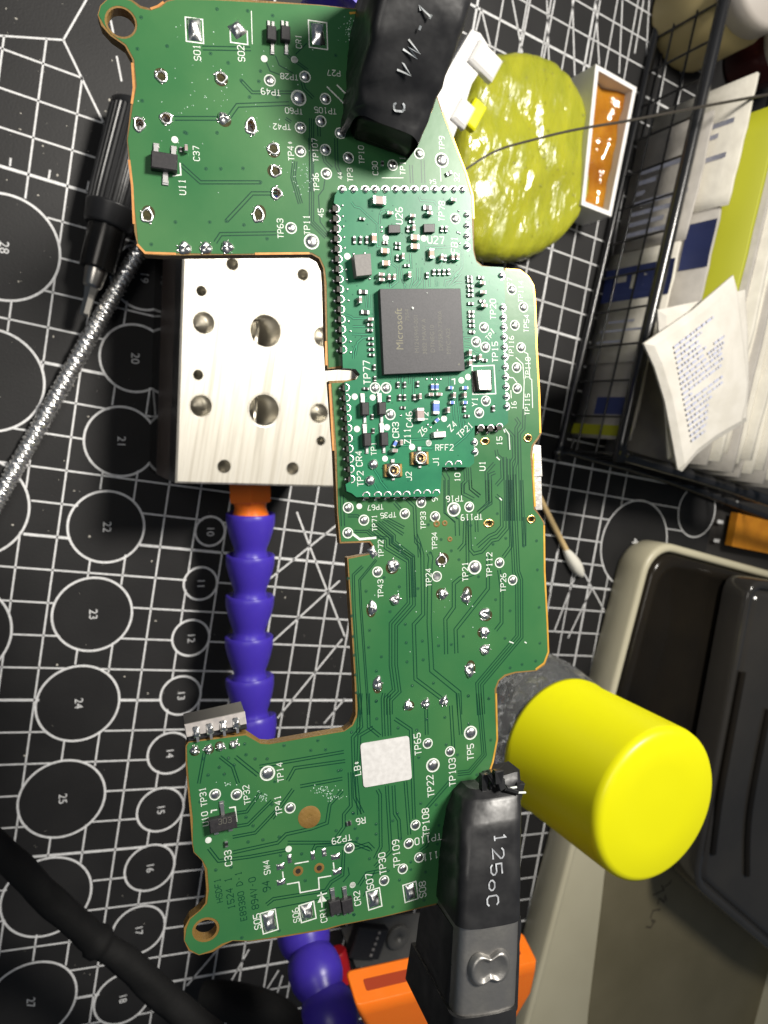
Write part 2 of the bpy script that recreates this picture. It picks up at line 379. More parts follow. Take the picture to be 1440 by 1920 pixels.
blank = [at(*q) for q in [(-300, -300), (-300, 58), (118, 75), (155, 150), (194, 230), (182, 297), (163, 362), (152, 418), (190, 425), (230, 300), (420, -300)]]
pr = MB(); ZP = .035
def keep(x, y):
    for (cx, cy, r, n) in circs:
        if (x - cx)**2 + (y - cy)**2 < r * r: return False
    return not inpoly((x, y), blank)
def gline(a, b, wd, clip=True):
    a = Vector(a[:2]); b = Vector(b[:2]); L = (b - a).length; n = max(2, int(L / .8)); run = None; d = (b - a) / n
    for i in range(n + 1):
        p = a + d * i; k = (not clip) or keep(p.x, p.y)
        if k and run is None: run = p
        if (not k or i == n) and run is not None:
            if (p - run).length > .5: pr.strip([run, p], wd, ZP)
            run = None
UMAX = 214.0
for u in range(-8, 22): gline((u*10, -190), (u*10, 300), .8 if u % 5 == 0 and u not in (0, 5) else .5)
for v in range(-30, 20): gline((-100, -v*10), (UMAX if v < -6 else 250, -v*10), .8 if v % 5 == 0 else .5)
for (cx, cy, r, n) in circs: pr.strip([(cx + r*math.cos(a*math.pi/36), cy + r*math.sin(a*math.pi/36)) for a in range(72)], .66, ZP + .004, closed=True)
for (cx, cy, r, n) in circs:
    if n > 0: font_text(pr, str(n), (cx, cy), 3.4 if n < 40 else 5.5, -84, ZP)
def ml(c, s, wd=.5): P = pl(c, s); [gline(at(*P[i]), at(*P[i+1]), wd, False) for i in range(len(P) - 1)]
ml('a', '-40,265 475,300'); ml('a', '475,300 650,-5'); ml('a', '475,300 615,590 800,970', .55); ml('a', '650,1440 665,1360'); ml('a', '875,420 912,610'); ml('a', '830,150 850,250')
ml('a', '75,1245 80,1185'); ml('a', '365,1340 375,1275')
for s in ('1000,290 1305,45', '1040,510 1310,265', '1070,795 1320,490', '1145,0 1190,120 1260,300 1330,480', '1250,815 1330,720'): ml('c', s, .55)
for s in ('150,40 190,205', '290,0 335,240', '370,0 325,240', '480,0 425,290', '445,0 455,300', '685,0 635,300', '665,0 680,290', '785,0 770,330', '880,0 840,240', '905,0 890,300', '560,0 570,340', '1065,80 1045,330', '150,40 125,140'): ml('f', s, .55)
for s in ('500,430 620,650', '480,470 370,760', '385,360 350,560', '560,540 440,790', '1280,100 1290,110'): ml('h', s, .55)
for s in ('800,985 960,700', '1000,900 1075,780', '720,840 835,705', '1060,900 1090,800', '1330,690 1380,560'): ml('d', s, .55)
# small scale print along the far border
for i in range(9): gline((226 + (i % 2)*3, 150 - i*11), (232 + (i % 3), 150 - i*11), 1.6, False)
for i in range(5): gline((272, 64 - i*9), (276, 64 - i*9), 1.6, False)
pr.build('printed_grid', M['matp'], mat_t)
mb = MB()
spots = pl('a', '155,850 790,835 285,1465 45,65 840,455 500,945 430,1315 50,1350 820,750 320,1095 150,970 120,140') + pl('b', '440,1035 320,740 110,410 530,1220 445,1665 385,1485 75,1870') + pl('c', '585,190 480,635 345,95 570,700 220,590 95,940 600,420 1100,330')
for p in spots: c = at(*p); mb.dome((c.x, c.y, .0), random.uniform(.15, .42), .25, 7, 2, ry=random.uniform(.15, .4))
for i in range(230):
    c = at(random.uniform(0, 640), random.uniform(0, 1900)); r = random.uniform(.04, .13); mb.dome((c.x, c.y, 0), r, .1, 5, 2)
o = mb.build('dust_specks', M['dust'], mat_t); o['kind'] = 'stuff'
#==BOARD==
# ------------------------------------------------------------------ circuit board
pcb = thing('circuit_board', 'green circuit board with white lettering and a black processor chip, held by two clips', 'circuit board', BO, rot=BM)
T = 1.5                                                    # board thickness
OUT = [(312, 1), (330, -3), (400, -3), (480, 0), (600, 9), (700, 20), (770, 30), (800, 120), (828, 205), (850, 262), (875, 325), (886, 365), (888, 400), (889, 470), (893, 488), (905, 498), (950, 503), (973, 505), (990, 515), (1001, 532), (1005, 563),
       (1008, 650), (1013, 740), (1015, 813), (1010, 823), (1000, 837), (998, 853), (1001, 900), (1004, 953), (1013, 967), (1021, 979), (1023, 1072), (1028, 1168), (1030, 1225), (1022, 1247), (1006, 1258), (967, 1262), (948, 1268), (936, 1277), (931, 1292), (932, 1340), (934, 1387), (925, 1430),
       (912, 1462), (885, 1500), (874, 1600), (870, 1686), (850, 1690), (815, 1697), (715, 1720), (640, 1735), (610, 1744), (531, 1757), (468, 1765), (436, 1764), (418, 1773), (399, 1785), (373, 1791), (354, 1783), (345, 1764), (345, 1740), (355, 1722), (375, 1706), (385, 1693), (387, 1669), (384, 1630),
       (379, 1614), (363, 1598), (360, 1580), (357, 1537), (351, 1469), (348, 1432), (348, 1398), (353, 1391), (462, 1375), (489, 1393), (505, 1394), (557, 1385), (645, 1370), (660, 1359), (667, 1340), (665, 1280), (658, 1160), (651, 1046), (696, 1038), (700, 1027), (693, 1017), (637, 1019), (632, 960), (627, 847), (617, 714),
       (650, 713), (667, 709), (674, 701), (667, 692), (640, 690), (614, 692), (611, 640), (608, 530), (606, 503), (598, 485), (584, 477), (428, 478), (306, 479), (273, 477), (258, 460), (252, 434), (246, 347), (238, 262), (245, 200), (251, 160), (248, 112), (234, 86), (207, 67), (190, 48), (183, 28), (188, 10), (202, -3), (227, -7), (247, -1), (264, 11), (282, 16), (300, 10)]
def L2(px, py, h=0.0): v = bp(px, py, h); return (v.x, v.y)
outl = [L2(*q) for q in OUT]
def hole(px, py, r, n=12, ry=None, z=0): c = L2(px, py); s = mmpx(px, py); return circle(c, r * s, n, ry * s if ry else None)
# through holes: crop, x, y, ring px (x, y), open
TH = [('A', 440, 415, 12, 12, 1), ('A', 760, 420, 12, 12, 1), ('A', 465, 640, 12, 12, 1), ('A', 775, 640, 12, 12, 0), ('A', 320, 672, 11, 15, 1), ('A', 923, 683, 11, 17, 1), ('A', 1045, 805, 12, 12, 1), ('A', 1055, 925, 11, 12, 1), ('A', 1060, 1045, 11, 12, 1), ('A', 962, 1160, 11, 16, 1),
      ('A', 362, 1165, 12, 15, 1), ('A', 565, 1340, 13, 13, 0), ('A', 680, 1340, 12, 12, 0), ('A', 795, 1335, 12, 12, 0), ('E', 430, 565, 12, 12, 0), ('E', 440, 765, 10, 10, 0), ('E', 307, 812, 9, 14, 0), ('E', 712, 533, 11, 11, 1), ('E', 722, 733, 10, 10, 0), ('E', 857, 745, 9, 14, 0),
      ('E', 968, 847, 11, 11, 0), ('E', 965, 955, 10, 10, 0), ('E', 968, 1058, 10, 10, 0), ('E', 877, 1178, 9, 14, 0), ('E', 337, 1255, 9, 14, 0), ('E', 515, 1385, 9, 9, 0), ('E', 620, 1372, 9, 9, 0), ('E', 727, 1358, 9, 9, 0)]
GH = [('M', 775, 1005, 10, 7), ('M', 1258, 970, 9, 8), ('R', 755, 450, 11, 8), ('R', 1195, 408, 9, 8)]
holes = [hole(227, 42, 26, 24, 27), hole(386, 1743, 20, 24, 18.5), hole(832, 1663, 11, 14)]
for (c, x, y, rx, ry, op) in TH:
    if op: holes.append(hole(*cp(c, x, y), rx * .62, 12, ry * .62))
for (c, x, y, rx, ry) in GH: holes.append(hole(*cp(c, x, y), rx * .5, 10, ry * .5))
mb = MB(); mb.prism(outl, -T, 0, 0, holes); sub = mb.build('substrate', M['fr4'], pcb)
# solder mask: inset so a bare rim shows, uneven along the milled edge
random.seed(3)
dd = [random.choice((.10, .16, .22, .30)) for _ in outl]
mk = inset(outl, dd)
mholes = [hole(227, 42, 30, 24, 31), hole(386, 1743, 25, 24, 23.5), hole(832, 1663, 13, 14)]
for h in holes[3:]:
    cx = sum(p[0] for p in h) / len(h); cy = sum(p[1] for p in h) / len(h); mholes.append([(cx + (p[0]-cx)*1.04, cy + (p[1]-cy)*1.04) for p in h])
Z1 = .035
mb = MB(); mb.prism(mk, 0.002, Z1, 0, mholes); mb.build('solder_mask', M['mask'], pcb)
# copper strips that show bare along the rim
for nm, mt, lst in (('bare_copper_rim', 'cu', ('282,17 296,12 307,4', '248,118 251,165 247,195', '242,300 248,350 251,420', '257,458 272,474 330,476', '478,476 580,475', '611,640 612,685', '618,720 625,845')),
                    ('gold_rim', 'rimgold', ('830,210 852,268 874,326 886,366 888,410', '948,505 974,507 990,519 1000,536 1003,565 1006,650 1011,740 1013,812', '1000,850 1000,895 1003,950', '1020,985 1021,1072 1026,1168 1028,1222 1020,1243 1004,1255', '655,25 698,22', '930,1300 932,1386 924,1428 914,1458'))):
    mb = MB()
    for s in lst: mb.strip([L2(*q) for q in pl('.', s)], .26, Z1 + .012)
    mb.build(nm, M[mt], pcb)

# --- dark clearance lines that outline the tracks
gp = MB(); ZG = Z1 + .006
def offs(P, d):
    out = []; n = len(P)
    for i in range(n):
        p = Vector(P[i]); a = (p - Vector(P[i-1])).normalized() if i else (Vector(P[1]) - p).normalized()
        b = (Vector(P[i+1]) - p).normalized() if i < n - 1 else a
        nn = Vector((-a.y - b.y, a.x + b.x)); nn = nn.normalized() if nn.length > 1e-6 else Vector((-a.y, a.x))
        q = p + nn * (d / max(.5, nn.dot(Vector((-a.y, a.x))))); out.append((q.x, q.y))
    return out
def tr(c, s, o=(-2.6, 2.6), wd=.135, mbb=None, h=0.0, z=None, m=0):
    P = [L2(*q, h) for q in pl(c, s)]; k = mmpx(*pl(c, s)[0], h)
    for d in o: (mbb or gp).strip(offs(P, d * k), wd, ZG if z is None else z, m)
TR = '''E|330,530 232,650 240,820 285,1440|-1.6,1.6;E|250,568 195,620 200,820 240,1440|-2,2;E|300,330 400,410 400,450 530,530 535,790 430,910 430,1150 450,1300 400,1350 400,1440|-8,-3,3,8
E|560,380 580,430 600,500 605,850 550,910 560,1230 720,1350|-3,3;E|640,490 650,520 645,560 640,900 655,1180 815,1310 820,1440|-4,4;E|905,610 820,640 785,670 785,810 735,880 740,1085|-3,3;E|985,490 985,700 795,940 800,1080|-3,3;E|1050,590 1065,700 1065,900 1030,945|-2.8,2.8
E|1125,30 1140,380 1150,600 1168,650 1170,980 935,1260 945,1440|-7,-2.4,2.4,7;E|1200,280 1200,450|-2.6,2.6;R|830,160 885,205 890,480 830,550 760,580 635,690|-2.6,2.6;R|945,0 948,500 850,615 785,630 680,745 600,765 560,720 550,420|-2.6,2.6
R|980,0 985,690 905,800|-2.6,2.6;R|1095,0 1120,690|-2.6,2.6;R|310,0 310,330 425,420 430,580|-4,4;R|490,30 485,140 600,200|-2.6,2.6;R|560,0 565,90 660,170|-2.6,2.6;R|735,0 738,225|-2,2;R|770,0 772,215 640,345|-2.6,2.6;R|510,400 500,660 440,730|-2.6,2.6;R|530,400 535,900|-2.6,2.6;R|625,420 630,540|-2.6,2.6
M|985,860 1040,940 1050,1100|-2,2;M|900,1100 910,1160 960,1200 970,1420 900,1500|-2.4,2.4;M|1030,880 1095,950 1100,1190 1070,1240 1080,1900|-2.4,2.4;M|1120,740 1160,800 1125,860 1130,1240 1110,1300 1120,1900|-2.4,2.4;M|1215,640 1210,860 1160,920 1180,1900|-2.4,2.4;M|550,1310 560,1450 520,1490 525,1600|-2.4,2.4
M|600,1300 615,1540 720,1620|-2.4,2.4;M|310,1350 350,1420 350,1800 450,1900|-4,4;M|880,1250 790,1350 800,1700|-2.4,2.4;M|890,1355 830,1380 840,1700 700,1800|-2.4,2.4;M|1000,1180 1010,1900|-2.4,2.4;M|1040,1200 1050,1900|-2.4,2.4
Q|150,60 165,480|-3,3;Q|320,550 490,550 560,610 750,640|-2,2;Q|620,440 830,620 830,700 1090,900 1110,1440|-6,-2,2,6;Q|700,400 980,590|-2.2,2.2;Q|760,380 990,500|-2.2,2.2;Q|1000,90 1130,210 1150,690 1190,730 1200,900|-2.6,2.6;Q|230,340 360,340 420,400|-2,2;Q|860,160 940,250|-2.4,2.4
A|660,250 920,255|-7,0;A|510,640 800,640 850,570 1130,560|-3.5,3.5;A|870,435 930,500 1150,500|-2.5,2.5;A|545,890 650,985 975,985|-3,3;A|1060,1045 930,1045 790,1195|-3,3;A|730,1310 760,1265 1060,1260|-3,3;A|1000,310 1030,380 1110,410|-2;A|1060,300 1080,350 1150,390|-2;A|1120,300 1230,380|-2,2;A|1250,640 1250,1200 1330,1280|-4,0,4
A|1160,870 1150,960 1190,1100|-4,0,4;A|1230,240 1170,300|-2.5;A|1200,440 1210,480 1260,530|-2.5,2.5;A|1110,640 1140,660|-2,2;B|100,830 110,1150|-2.6,2.6;B|150,700 155,820|-2.4,2.4;B|255,830 260,1000 290,1060|-2.6,2.6;B|705,990 710,1100|-2.6,2.6;B|775,960 780,1100|-3,3;B|180,930 190,970 230,1010|-2.4,2.4;B|200,1070 190,1140 160,1180 170,1330 220,1400|-3
F|630,520 1230,415|-2.6,2.6;F|830,620 880,530 1240,480|-2.6,2.6;F|920,660 1220,605|-2.6,2.6;F|870,680 720,890|-2.6,2.6;F|470,850 540,840 640,700|-2.4,2.4;F|460,945 550,930 720,760|-2.4,2.4;F|440,1020 600,990 760,820|-2.4,2.4;F|1220,690 1130,790 1110,920 1000,960 820,1000 760,1060 440,1130|-2.6,2.6
F|1270,560 1280,800 1230,860 1230,950 1150,1060 830,1060|-2.6,2.6;F|270,1100 340,1190 560,1160 830,1110|-2.6,2.6;F|1350,0 1330,280|-2.6,2.6;F|1440,240 1340,300 1330,560|-2.6,2.6;F|1310,560 1340,860|-3,3;F|680,1500 730,1460 1100,1400 1140,1340 1220,1290 1230,1110|-2.6,2.6;F|720,1520 1120,1440|-2.6;F|1010,1120 1030,1080 1290,1060 1420,1110|-2.6,2.6;F|1360,1440 1440,1260|-2.6
F|350,450 440,520 480,640|-2.4,2.4;F|460,450 520,500 620,580|-3,3;F|240,420 200,640|-2.4,2.4;G|340,0 330,40 340,320|-8,-3,3,8;G|400,190 520,270 545,940|-2.6,2.6;G|200,0 205,250 290,320|-2.6,2.6;G|130,0 150,250 85,330 100,780 160,900|-2.6,2.6;G|270,720 290,760 295,1150 250,1240|-2.6,2.6;G|340,690 370,1180 250,1300|-2.6,2.6
G|390,690 400,900 430,950 440,1100|-2.6,2.6;G|480,660 510,1060|-2.6,2.6;G|635,120 640,310|-2.6,2.6;G|820,90 840,420|-2.6,2.6;G|870,0 895,310|-2.6,2.6;G|1030,0 1070,460 960,590 870,600|-4,0,4;G|830,640 640,860|-2.6,2.6;G|655,1060 640,1140 590,1180|-2.4,2.4;G|130,1440 190,1350 340,1320|-2.6,2.6;G|100,1160 200,1130 240,1170|-3,3;G|60,1300 70,1360 20,1420|-2.6'''
for it in TR.replace('\n', ';').split(';'):
    c, s, o = it.split('|'); tr(c, s, [float(q) for q in o.split(',')])
# a few tracks show white where the mask was scratched
lt = MB()
for c, s in (('M', '905,1180 940,1215'), ('M', '985,870 1000,905'), ('R', '865,185 890,210'), ('E', '1110,1010 1135,1020'), ('E', '1200,1012 1212,1020'), ('Q', '300,585 390,655 615,635')): tr(c, s, (0,), .16 if c != 'Q' else .30, lt, z=ZG + .006)
o = gp.build('track_clearances', M['gap'], pcb); o['kind'] = 'stuff'
# --- vias
vb = MB(); random.seed(11)
vl = pl('E', '635,325 710,412 645,490 770,478 815,530 885,330 1040,260 1090,405 1015,440 1195,450 270,715 465,690 575,700 500,910 600,1008 695,1035 770,1028 505,1018 510,1130 605,1118 540,1270 665,1255 840,980 1085,992 1115,830 1030,765 1285,810 1275,590 1270,420 1290,1020 1265,1125 1185,1145 1115,1165 990,1345 870,1330 330,1360 290,945 285,1045 360,1100 330,1185 930,630 185,860 195,980 200,1090 210,1205 215,1310 165,640 410,835 375,635 650,300')
vl += pl('F', '230,465 345,525 265,580 380,575 410,460 450,510 600,465 685,465 535,435 525,360 805,370 1045,335 1100,400 995,405 1285,275 1210,545 1190,550 740,625 720,790 535,880 585,940 770,1020 655,1040 550,1055 930,1140 780,1150 955,1330 505,1735 770,1685 1300,1570 1325,1030 1310,960 1175,975 1295,850 320,1255 430,1235 210,770')
vl += pl('G', '260,60 265,190 425,260 775,180 950,20 1105,40 1120,350 1015,610 870,460 580,480 785,385 595,825 710,835 420,900 385,955 260,980 260,1055 440,1090 520,1265 520,1320 435,1400 720,1130 630,1340 385,1600 95,1660 620,1550 110,1110 90,900 640,195 565,275 955,230 210,1240 350,1330 730,990 850,960')
vl += pl('A', '330,95 470,250 310,265 335,545 575,720 740,718 565,715 680,912 760,912 880,910 515,1200 700,1200 385,1320 870,435 975,385 965,440 915,525 800,340 1040,85 740,50 905,60 1065,525 790,1195 975,985 885,1215 1010,1290 1380,300 705,290')
for q in vl: vb.lathe([(.11, 0), (.09, .012)], (*L2(*q), ZG - .004), n=8, cap0=False); vb.ring((*L2(*q), ZG + .004), .16, .21, 10)
o = vb.build('vias', M['via'], pcb); o['kind'] = 'stuff'

# --- silkscreen
sk = MB(); ZS = Z1 + .014
def lab(c, txt, x, y, hpx=10.0, rot=90, h=0.0, z=None, m=0, mbb=None, adv=1.42):
    q = cp(c, x, y); write(mbb or sk, txt, L2(*q, h), hpx * mmpx(*q, h), rot, ZS if z is None else z, hpx * mmpx(*q, h) * .135, m, adv)
for t in '''A|SO1|632,285,12,94;A|SO2|870,290,12,94;A|TP28|1130,415,10,184;A|TP49|1030,497,11,184;A|TP60|1155,600,10,184;A|TP105|1325,598,10,184;A|TP42|1090,685,10,186;A|TP4*|1138,815,11,95;A|TP107|1270,812,10,94;A|TP36|1275,985,10,94;A|P27|1370,395,10,184
A|C37|628,830,11,92;A|U11|552,1010,12,92;A|CR1|1180,225,10,92;A|TP63|1082,1235,11,93;A|TP11|1225,1215,11,93;A|45|1300,1150,10,93;B|TP3|340,1050,10,94;B|TP10|408,930,10,94;B|C30|490,1010,10,94;B|TP113|655,980,10,92;B|TP9|890,860,10,92;B|32|980,1065,10,92;B|54|835,1090,8,184;B|44|280,1055,8,96
C|027|1125,610,9,90;C|TP114|1188,650,9,90;C|TP54|1220,830,9.5,90;D|TP116|1135,30,9,90;D|TP118|1228,150,9,90;D|TP115|1225,355,9,90;D|16|1150,360,9,90;D|15|1068,560,10,90;D|U1|972,700,11,90;D|10|832,765,10,90;D|9|705,890,10,90;E|TP67|325,222,9,184;E|TP71|320,315,9,92
E|TP35|400,268,9,184;E|TP72|357,465,9.5,93;E|TP33|605,300,9.5,92;E|TP34|672,420,9.5,92;E|TP43|355,700,10,92;E|TP24|637,635,10,92;E|TP16|790,172,10,182;E|TP119|890,280,10,182;E|TP21|852,600,10.5,92;E|TP112|993,560,10.5,91;E|TP26|1075,665,10,90
F|TP14|778,560,11,94;F|TP31|232,735,11,96;F|TP32|540,720,11,96;F|U10|245,890,11,96;F|TP41|765,795,11,96;F|C33|408,1170,12,93;F|SW4|682,1235,11,95;F|TP29|1215,1035,11,186;F|R6|1350,905,11,186;F|LB*|1325,530,11,96;F|SO5|615,1620,12,96;F|SO6|890,1575,11,96;F|CR1|1085,1575,11,96;F|CR2|1325,1455,11,96
G|SO7|212,1410,12,97;G|SO8|608,1470,12,93;G|TP30|308,1275,12,95;G|TP109|412,1200,12,94;G|TP108|633,965,12,93;G|TP110|650,1090,12,184;G|TP111|710,1210,12,184;G|TP22|668,695,12,95;G|TP103|832,590,12,92;G|TP65|572,380,12,94;G|TP5|968,440,12,92'''.replace('\n', ';').split(';'):
    c, txt, q = t.split('|'); x, y, hh, ro = map(float, q.split(',')); lab(c, txt, x, y, hh, ro)
# fainter copper lettering under the mask
ck = MB()
for t in 'F|HSDF1|340,1400,11,96;F|1524 1|420,1420,12,96;F|E89380 D-1|500,1440,11,96;F|894V-0|590,1420,12,96;F|94|680,1370,13,96'.split(';'):
    c, txt, q = t.split('|'); x, y, hh, ro = map(float, q.split(',')); lab(c, txt, x, y, hh, ro, mbb=ck, z=ZG + .003)
ck.build('copper_lettering', M['gap'], pcb)
def sline(c, s, wd=.16, closed=False, h=0.0, mbb=None, z=None): (mbb or sk).strip([L2(*q, h) for q in pl(c, s)], wd, ZS if z is None else z, 0, closed)
sline('F', '880,1210 980,1192'); sline('F', '795,1265 800,1310'); sline('F', '825,1355 910,1340 920,1415 1055,1390 1050,1310 1140,1295'); sline('F', '1155,1200 1160,1245')
sline('F', '415,812 458,806 470,912'); sline('F', '288,850 290,832 330,826'); sline('F', '1040,1438 1110,1418'); sline('F', '1068,1410 1075,1520'); sline('A', '500,950 545,945 540,880'); sline('A', '925,60 930,240', .1)
sk.add([(*L2(*cp('F', x, y)), ZS) for x, y in ((1042, 1488), (1110, 1474), (1072, 1428))], [(0, 1, 2)])
sline('Q', '295,590 360,640 395,660 615,635', .2)
for s in ('1000,860 1045,925 1055,1100', '1120,60 1200,135 1215,330 1205,640', '1215,0 1255,20 1280,300 1300,310 1310,630', '1040,285 1090,290 1135,345', '1065,430 1070,520'): sline('M', s, .12)
sline('B', '200,520 320,640', .18); sline('B', '260,510 340,590', .18); sline('B', '530,1068 660,1068', .1); sline('B', '880,990 885,1090', .1); sline('B', '730,1130 735,1190', .1)
for c, x, y, w2, h2, ro in (('A', 618, 165, 92, 128, 2), ('A', 858, 200, 92, 70, 2), ('A', 1285, 190, 100, 140, 2), ('F', 700, 1620, 105, 150, 8), ('F', 972, 1552, 105, 125, 8), ('G', 245, 1540, 100, 140, 8), ('G', 518, 1488, 100, 130, 8)):
    q = cp(c, x, y); k = CR[c][2] * mmpx(*q); cc = L2(*q); a = R_(ro); P = []
    for sx, sy in ((-1, -1), (1, -1), (1, 1), (-1, 1)):
        u, v = sx * w2 / 2 * k, sy * h2 / 2 * k; P.append((cc[0] + u * math.cos(a) - v * math.sin(a), cc[1] + u * math.sin(a) + v * math.cos(a)))
    sk.strip(P, .15, ZS, 0, True)
for c, x, y, r in (('A', 995, 318, 6.5), ('A', 1157, 323, 6.5), ('A', 512, 755, 6.5), ('F', 268, 1042, 6), ('F', 838, 1105, 6), ('F', 1292, 1360, 5), ('G', 84, 1436, 5.5), ('Q', 385, 210, 5.5), ('B', 10, 360, 5.5)):
    q = cp(c, x, y); sk.prism(circle(L2(*q), r * mmpx(*q), 14), ZS, ZS)
sk.build('silkscreen', M['silk'], pcb); lt.build('scratched_tracks', M['silk'], pcb)

# --- test points: white ring and solder dome, one object each
def shared(fn, cache={}):
    def g(*a):
        if (fn.__name__, a) not in cache: cache[(fn.__name__, a)] = fn(*a)
        return cache[(fn.__name__, a)]
    return g
@shared
def me_tp(rr, rd, flat):
    mb = MB(); mb.ring((0, 0, 0), rr * .80, rr, 22, 1)
    if flat: mb.prism(circle((0, 0), rd, 16), .001, .02, 0)
    else: mb.dome((0, 0, .0), rd, rd * .42, 16, 6, 0)
    return mb.mesh('test_point', [M['solder'], M['silk']])
TP = '''A 1025,435,s 1215,415,s 1180,530,m 1325,535,s 1190,690,s 1300,655,s 1190,818,s 1325,810,s 1405,720,s 1330,938,s 1140,1232,s 1250,1305,m;B 330,947,s 595,992,s 755,922,s 890,962,m;C 1138,640,s 1203,738,s 1155,840,s 1190,965,s;D 1165,148,s 1168,265,s
E 165,225,s 257,298,s 163,373,s 497,260,s 593,195,s 675,277,s 785,235,m 875,220,s 685,628,f 908,575,m 1053,548,s 1130,650,s 337,602,s;F 688,567,m 315,718,s 468,718,s 848,813,s 1268,1097,s
G 647,375,s 686,538,m 968,295,m 814,435,s 555,987,s 505,1125,s 583,1230,s 460,1315,s 320,1403,s'''
for g in TP.replace('\n', ';').split(';'):
    c, *ps = g.split()
    for p in ps:
        x, y, t = p.split(','); q = cp(c, float(x), float(y)); v = L2(*q)
        link('test_point', me_tp(*{'s': (.70, .50, 0), 'm': (.95, .72, 0), 'f': (.70, .48, 1)}[t]), pcb, (v[0], v[1], ZS), random.uniform(-.4, .4))
# --- soldered through holes
def me_ring(rx, ry, op, seed):
    random.seed(seed); mb = MB(); n = 18; vs = []; fs = []
    prof = ((1.05, 0), (.98, .10), (.84, .17), (.70, .15), (.62, 0.0), (.60, -1.2)) if op else ((1.0, 0), (.92, .14), (.72, .26), (.45, .34), (.2, .30), (.02, .26))
    ph = random.uniform(0, 6)
    for r, h in prof:
        for i in range(n):
            a = 2*math.pi*i/n; k = 1 + .09 * math.sin(3*a + ph) + .05 * math.sin(5*a + 2*ph)
            if r < .7: k = 1
            vs.append((rx*r*k*math.cos(a), ry*r*k*math.sin(a), h * (1 + .35*math.sin(2*a + ph))))
    for l in range(len(prof) - 1):
        for i in range(n): j = (i+1) % n; fs.append((l*n+i, l*n+j, l*n+n+j, l*n+n+i))
    mb.add(vs, fs, 0, True)
    if not op: mb.add(vs[-n:], [tuple(range(n))], 0, True)
    for _ in range(3):
        a = random.uniform(0, 6.28); mb.dome((rx*1.12*math.cos(a), ry*1.12*math.sin(a), 0), random.uniform(.06, .15), .08, 7, 3)
    a = random.uniform(0, 6.28)
    if random.random() < .6: mb.prism([(x + rx*.35*math.cos(a), y + ry*.35*math.sin(a)) for x, y in circle((0, 0), rx*1.05, 14, ry*1.02)], -.012, -.006, 1)
    return mb.mesh('solder_joint', [M['solder'], M['flux']])
for i, (c, x, y, rx, ry, op) in enumerate(TH):
    q = cp(c, x, y); k = mmpx(*q); v = L2(*q); link('solder_joint', me_ring(rx*k, ry*k, op, i), pcb, (v[0], v[1], Z1 + .02))
for (c, x, y, rx, ry) in GH:
    q = cp(c, x, y); k = mmpx(*q); v = L2(*q); mb = MB(); e = ry / rx
    mb.lathe([(rx*k, Z1), (rx*k*.95, Z1+.06), (rx*k*.6, Z1+.05), (rx*k*.5, -.2), (rx*k*.48, -T-.05)], n=18, cap0=False, cap1=False)
    for vv in mb.v: vv.y *= e
    mb.build('gold_eyelet', M['gold'], pcb, org=(0, 0, 0), loc=(v[0], v[1], 0))
for (c, x, y, r) in (('R', 213, 455, 6.5), ('R', 297, 448, 5.5), ('R', 350, 615, 5)):
    q = cp(c, x, y); k = mmpx(*q); v = L2(*q); mb = MB(); mb.lathe([(r*k, Z1), (r*k*.9, Z1+.04), (r*k*.4, Z1+.04), (r*k*.3, Z1-.02)], n=14, cap0=False); mb.build('gold_eyelet', [M['fr4']], pcb, org=(0, 0, 0), loc=(v[0], v[1], 0))
q = cp('F', 985, 878); k = mmpx(*q); v = L2(*q); mb = MB(); mb.lathe([(21*k, ZS), (20*k, ZS+.02), (6*k, ZS+.02), (4*k, ZS-.005)], n=30, cap0=False, cap1=False); mb.prism(circle((0, 0), 4*k, 10), ZS, ZS); mb.build('round_bare_pad', M['fr4'], pcb, org=(0, 0, 0), loc=(v[0], v[1], 0))
for x, y in ((905, 1262), (1055, 1240)):
    q = cp('F', x, y); k = mmpx(*q); v = L2(*q); mb = MB(); mb.ring((0, 0, ZS), 5*k, 9.5*k, 18, 1); mb.prism(circle((0, 0), 5.2*k, 14), ZS-.004, ZS-.002, 0); mb.build('locating_hole', [M['hole'], M['fr4']], pcb, org=(0, 0, 0), loc=(v[0], v[1], 0))
# --- big hand-soldered pads
def blob(w2, h2, hh, seed):
    random.seed(seed); nx, ny = 7, 9; vs = []; fs = []; mb = MB()
    for j in range(ny):
        for i in range(nx):
            u, v = i/(nx-1)*2-1, j/(ny-1)*2-1
            z = hh * max(0, (1-u*u))**.6 * max(0, (1-v*v))**.5 * (.65 + .55*noise.noise(Vector((u*1.3+seed*7, v*1.3, 0))))
            vs.append((u*w2/2*(1+.1*noise.noise(Vector((v*2, seed, 1)))), v*h2/2*(1+.1*noise.noise(Vector((u*2, seed, 5)))), max(0, z)))
    for j in range(ny-1):
        for i in range(nx-1): a = j*nx+i; fs.append((a, a+1, a+nx+1, a+nx))
    mb.add(vs, fs, 0, True); return mb
for i, (c, x, y, w2, h2, ro) in enumerate((('A', 618, 160, 70, 120, 4), ('A', 850, 160, 75, 80, 40), ('A', 1285, 185, 70, 115, 5), ('F', 700, 1620, 82, 132, 8), ('F', 968, 1550, 80, 105, 8), ('G', 243, 1540, 78, 115, 8), ('G', 517, 1488, 72, 110, 8))):
    q = cp(c, x, y); k = CR[c][2] * mmpx(*q); v = L2(*q); b = blob(w2*k, h2*k, .75, i+1); link('solder_pad', b.mesh('solder_pad', [M['solder']]), pcb, (v[0], v[1], ZS), R_(ro))
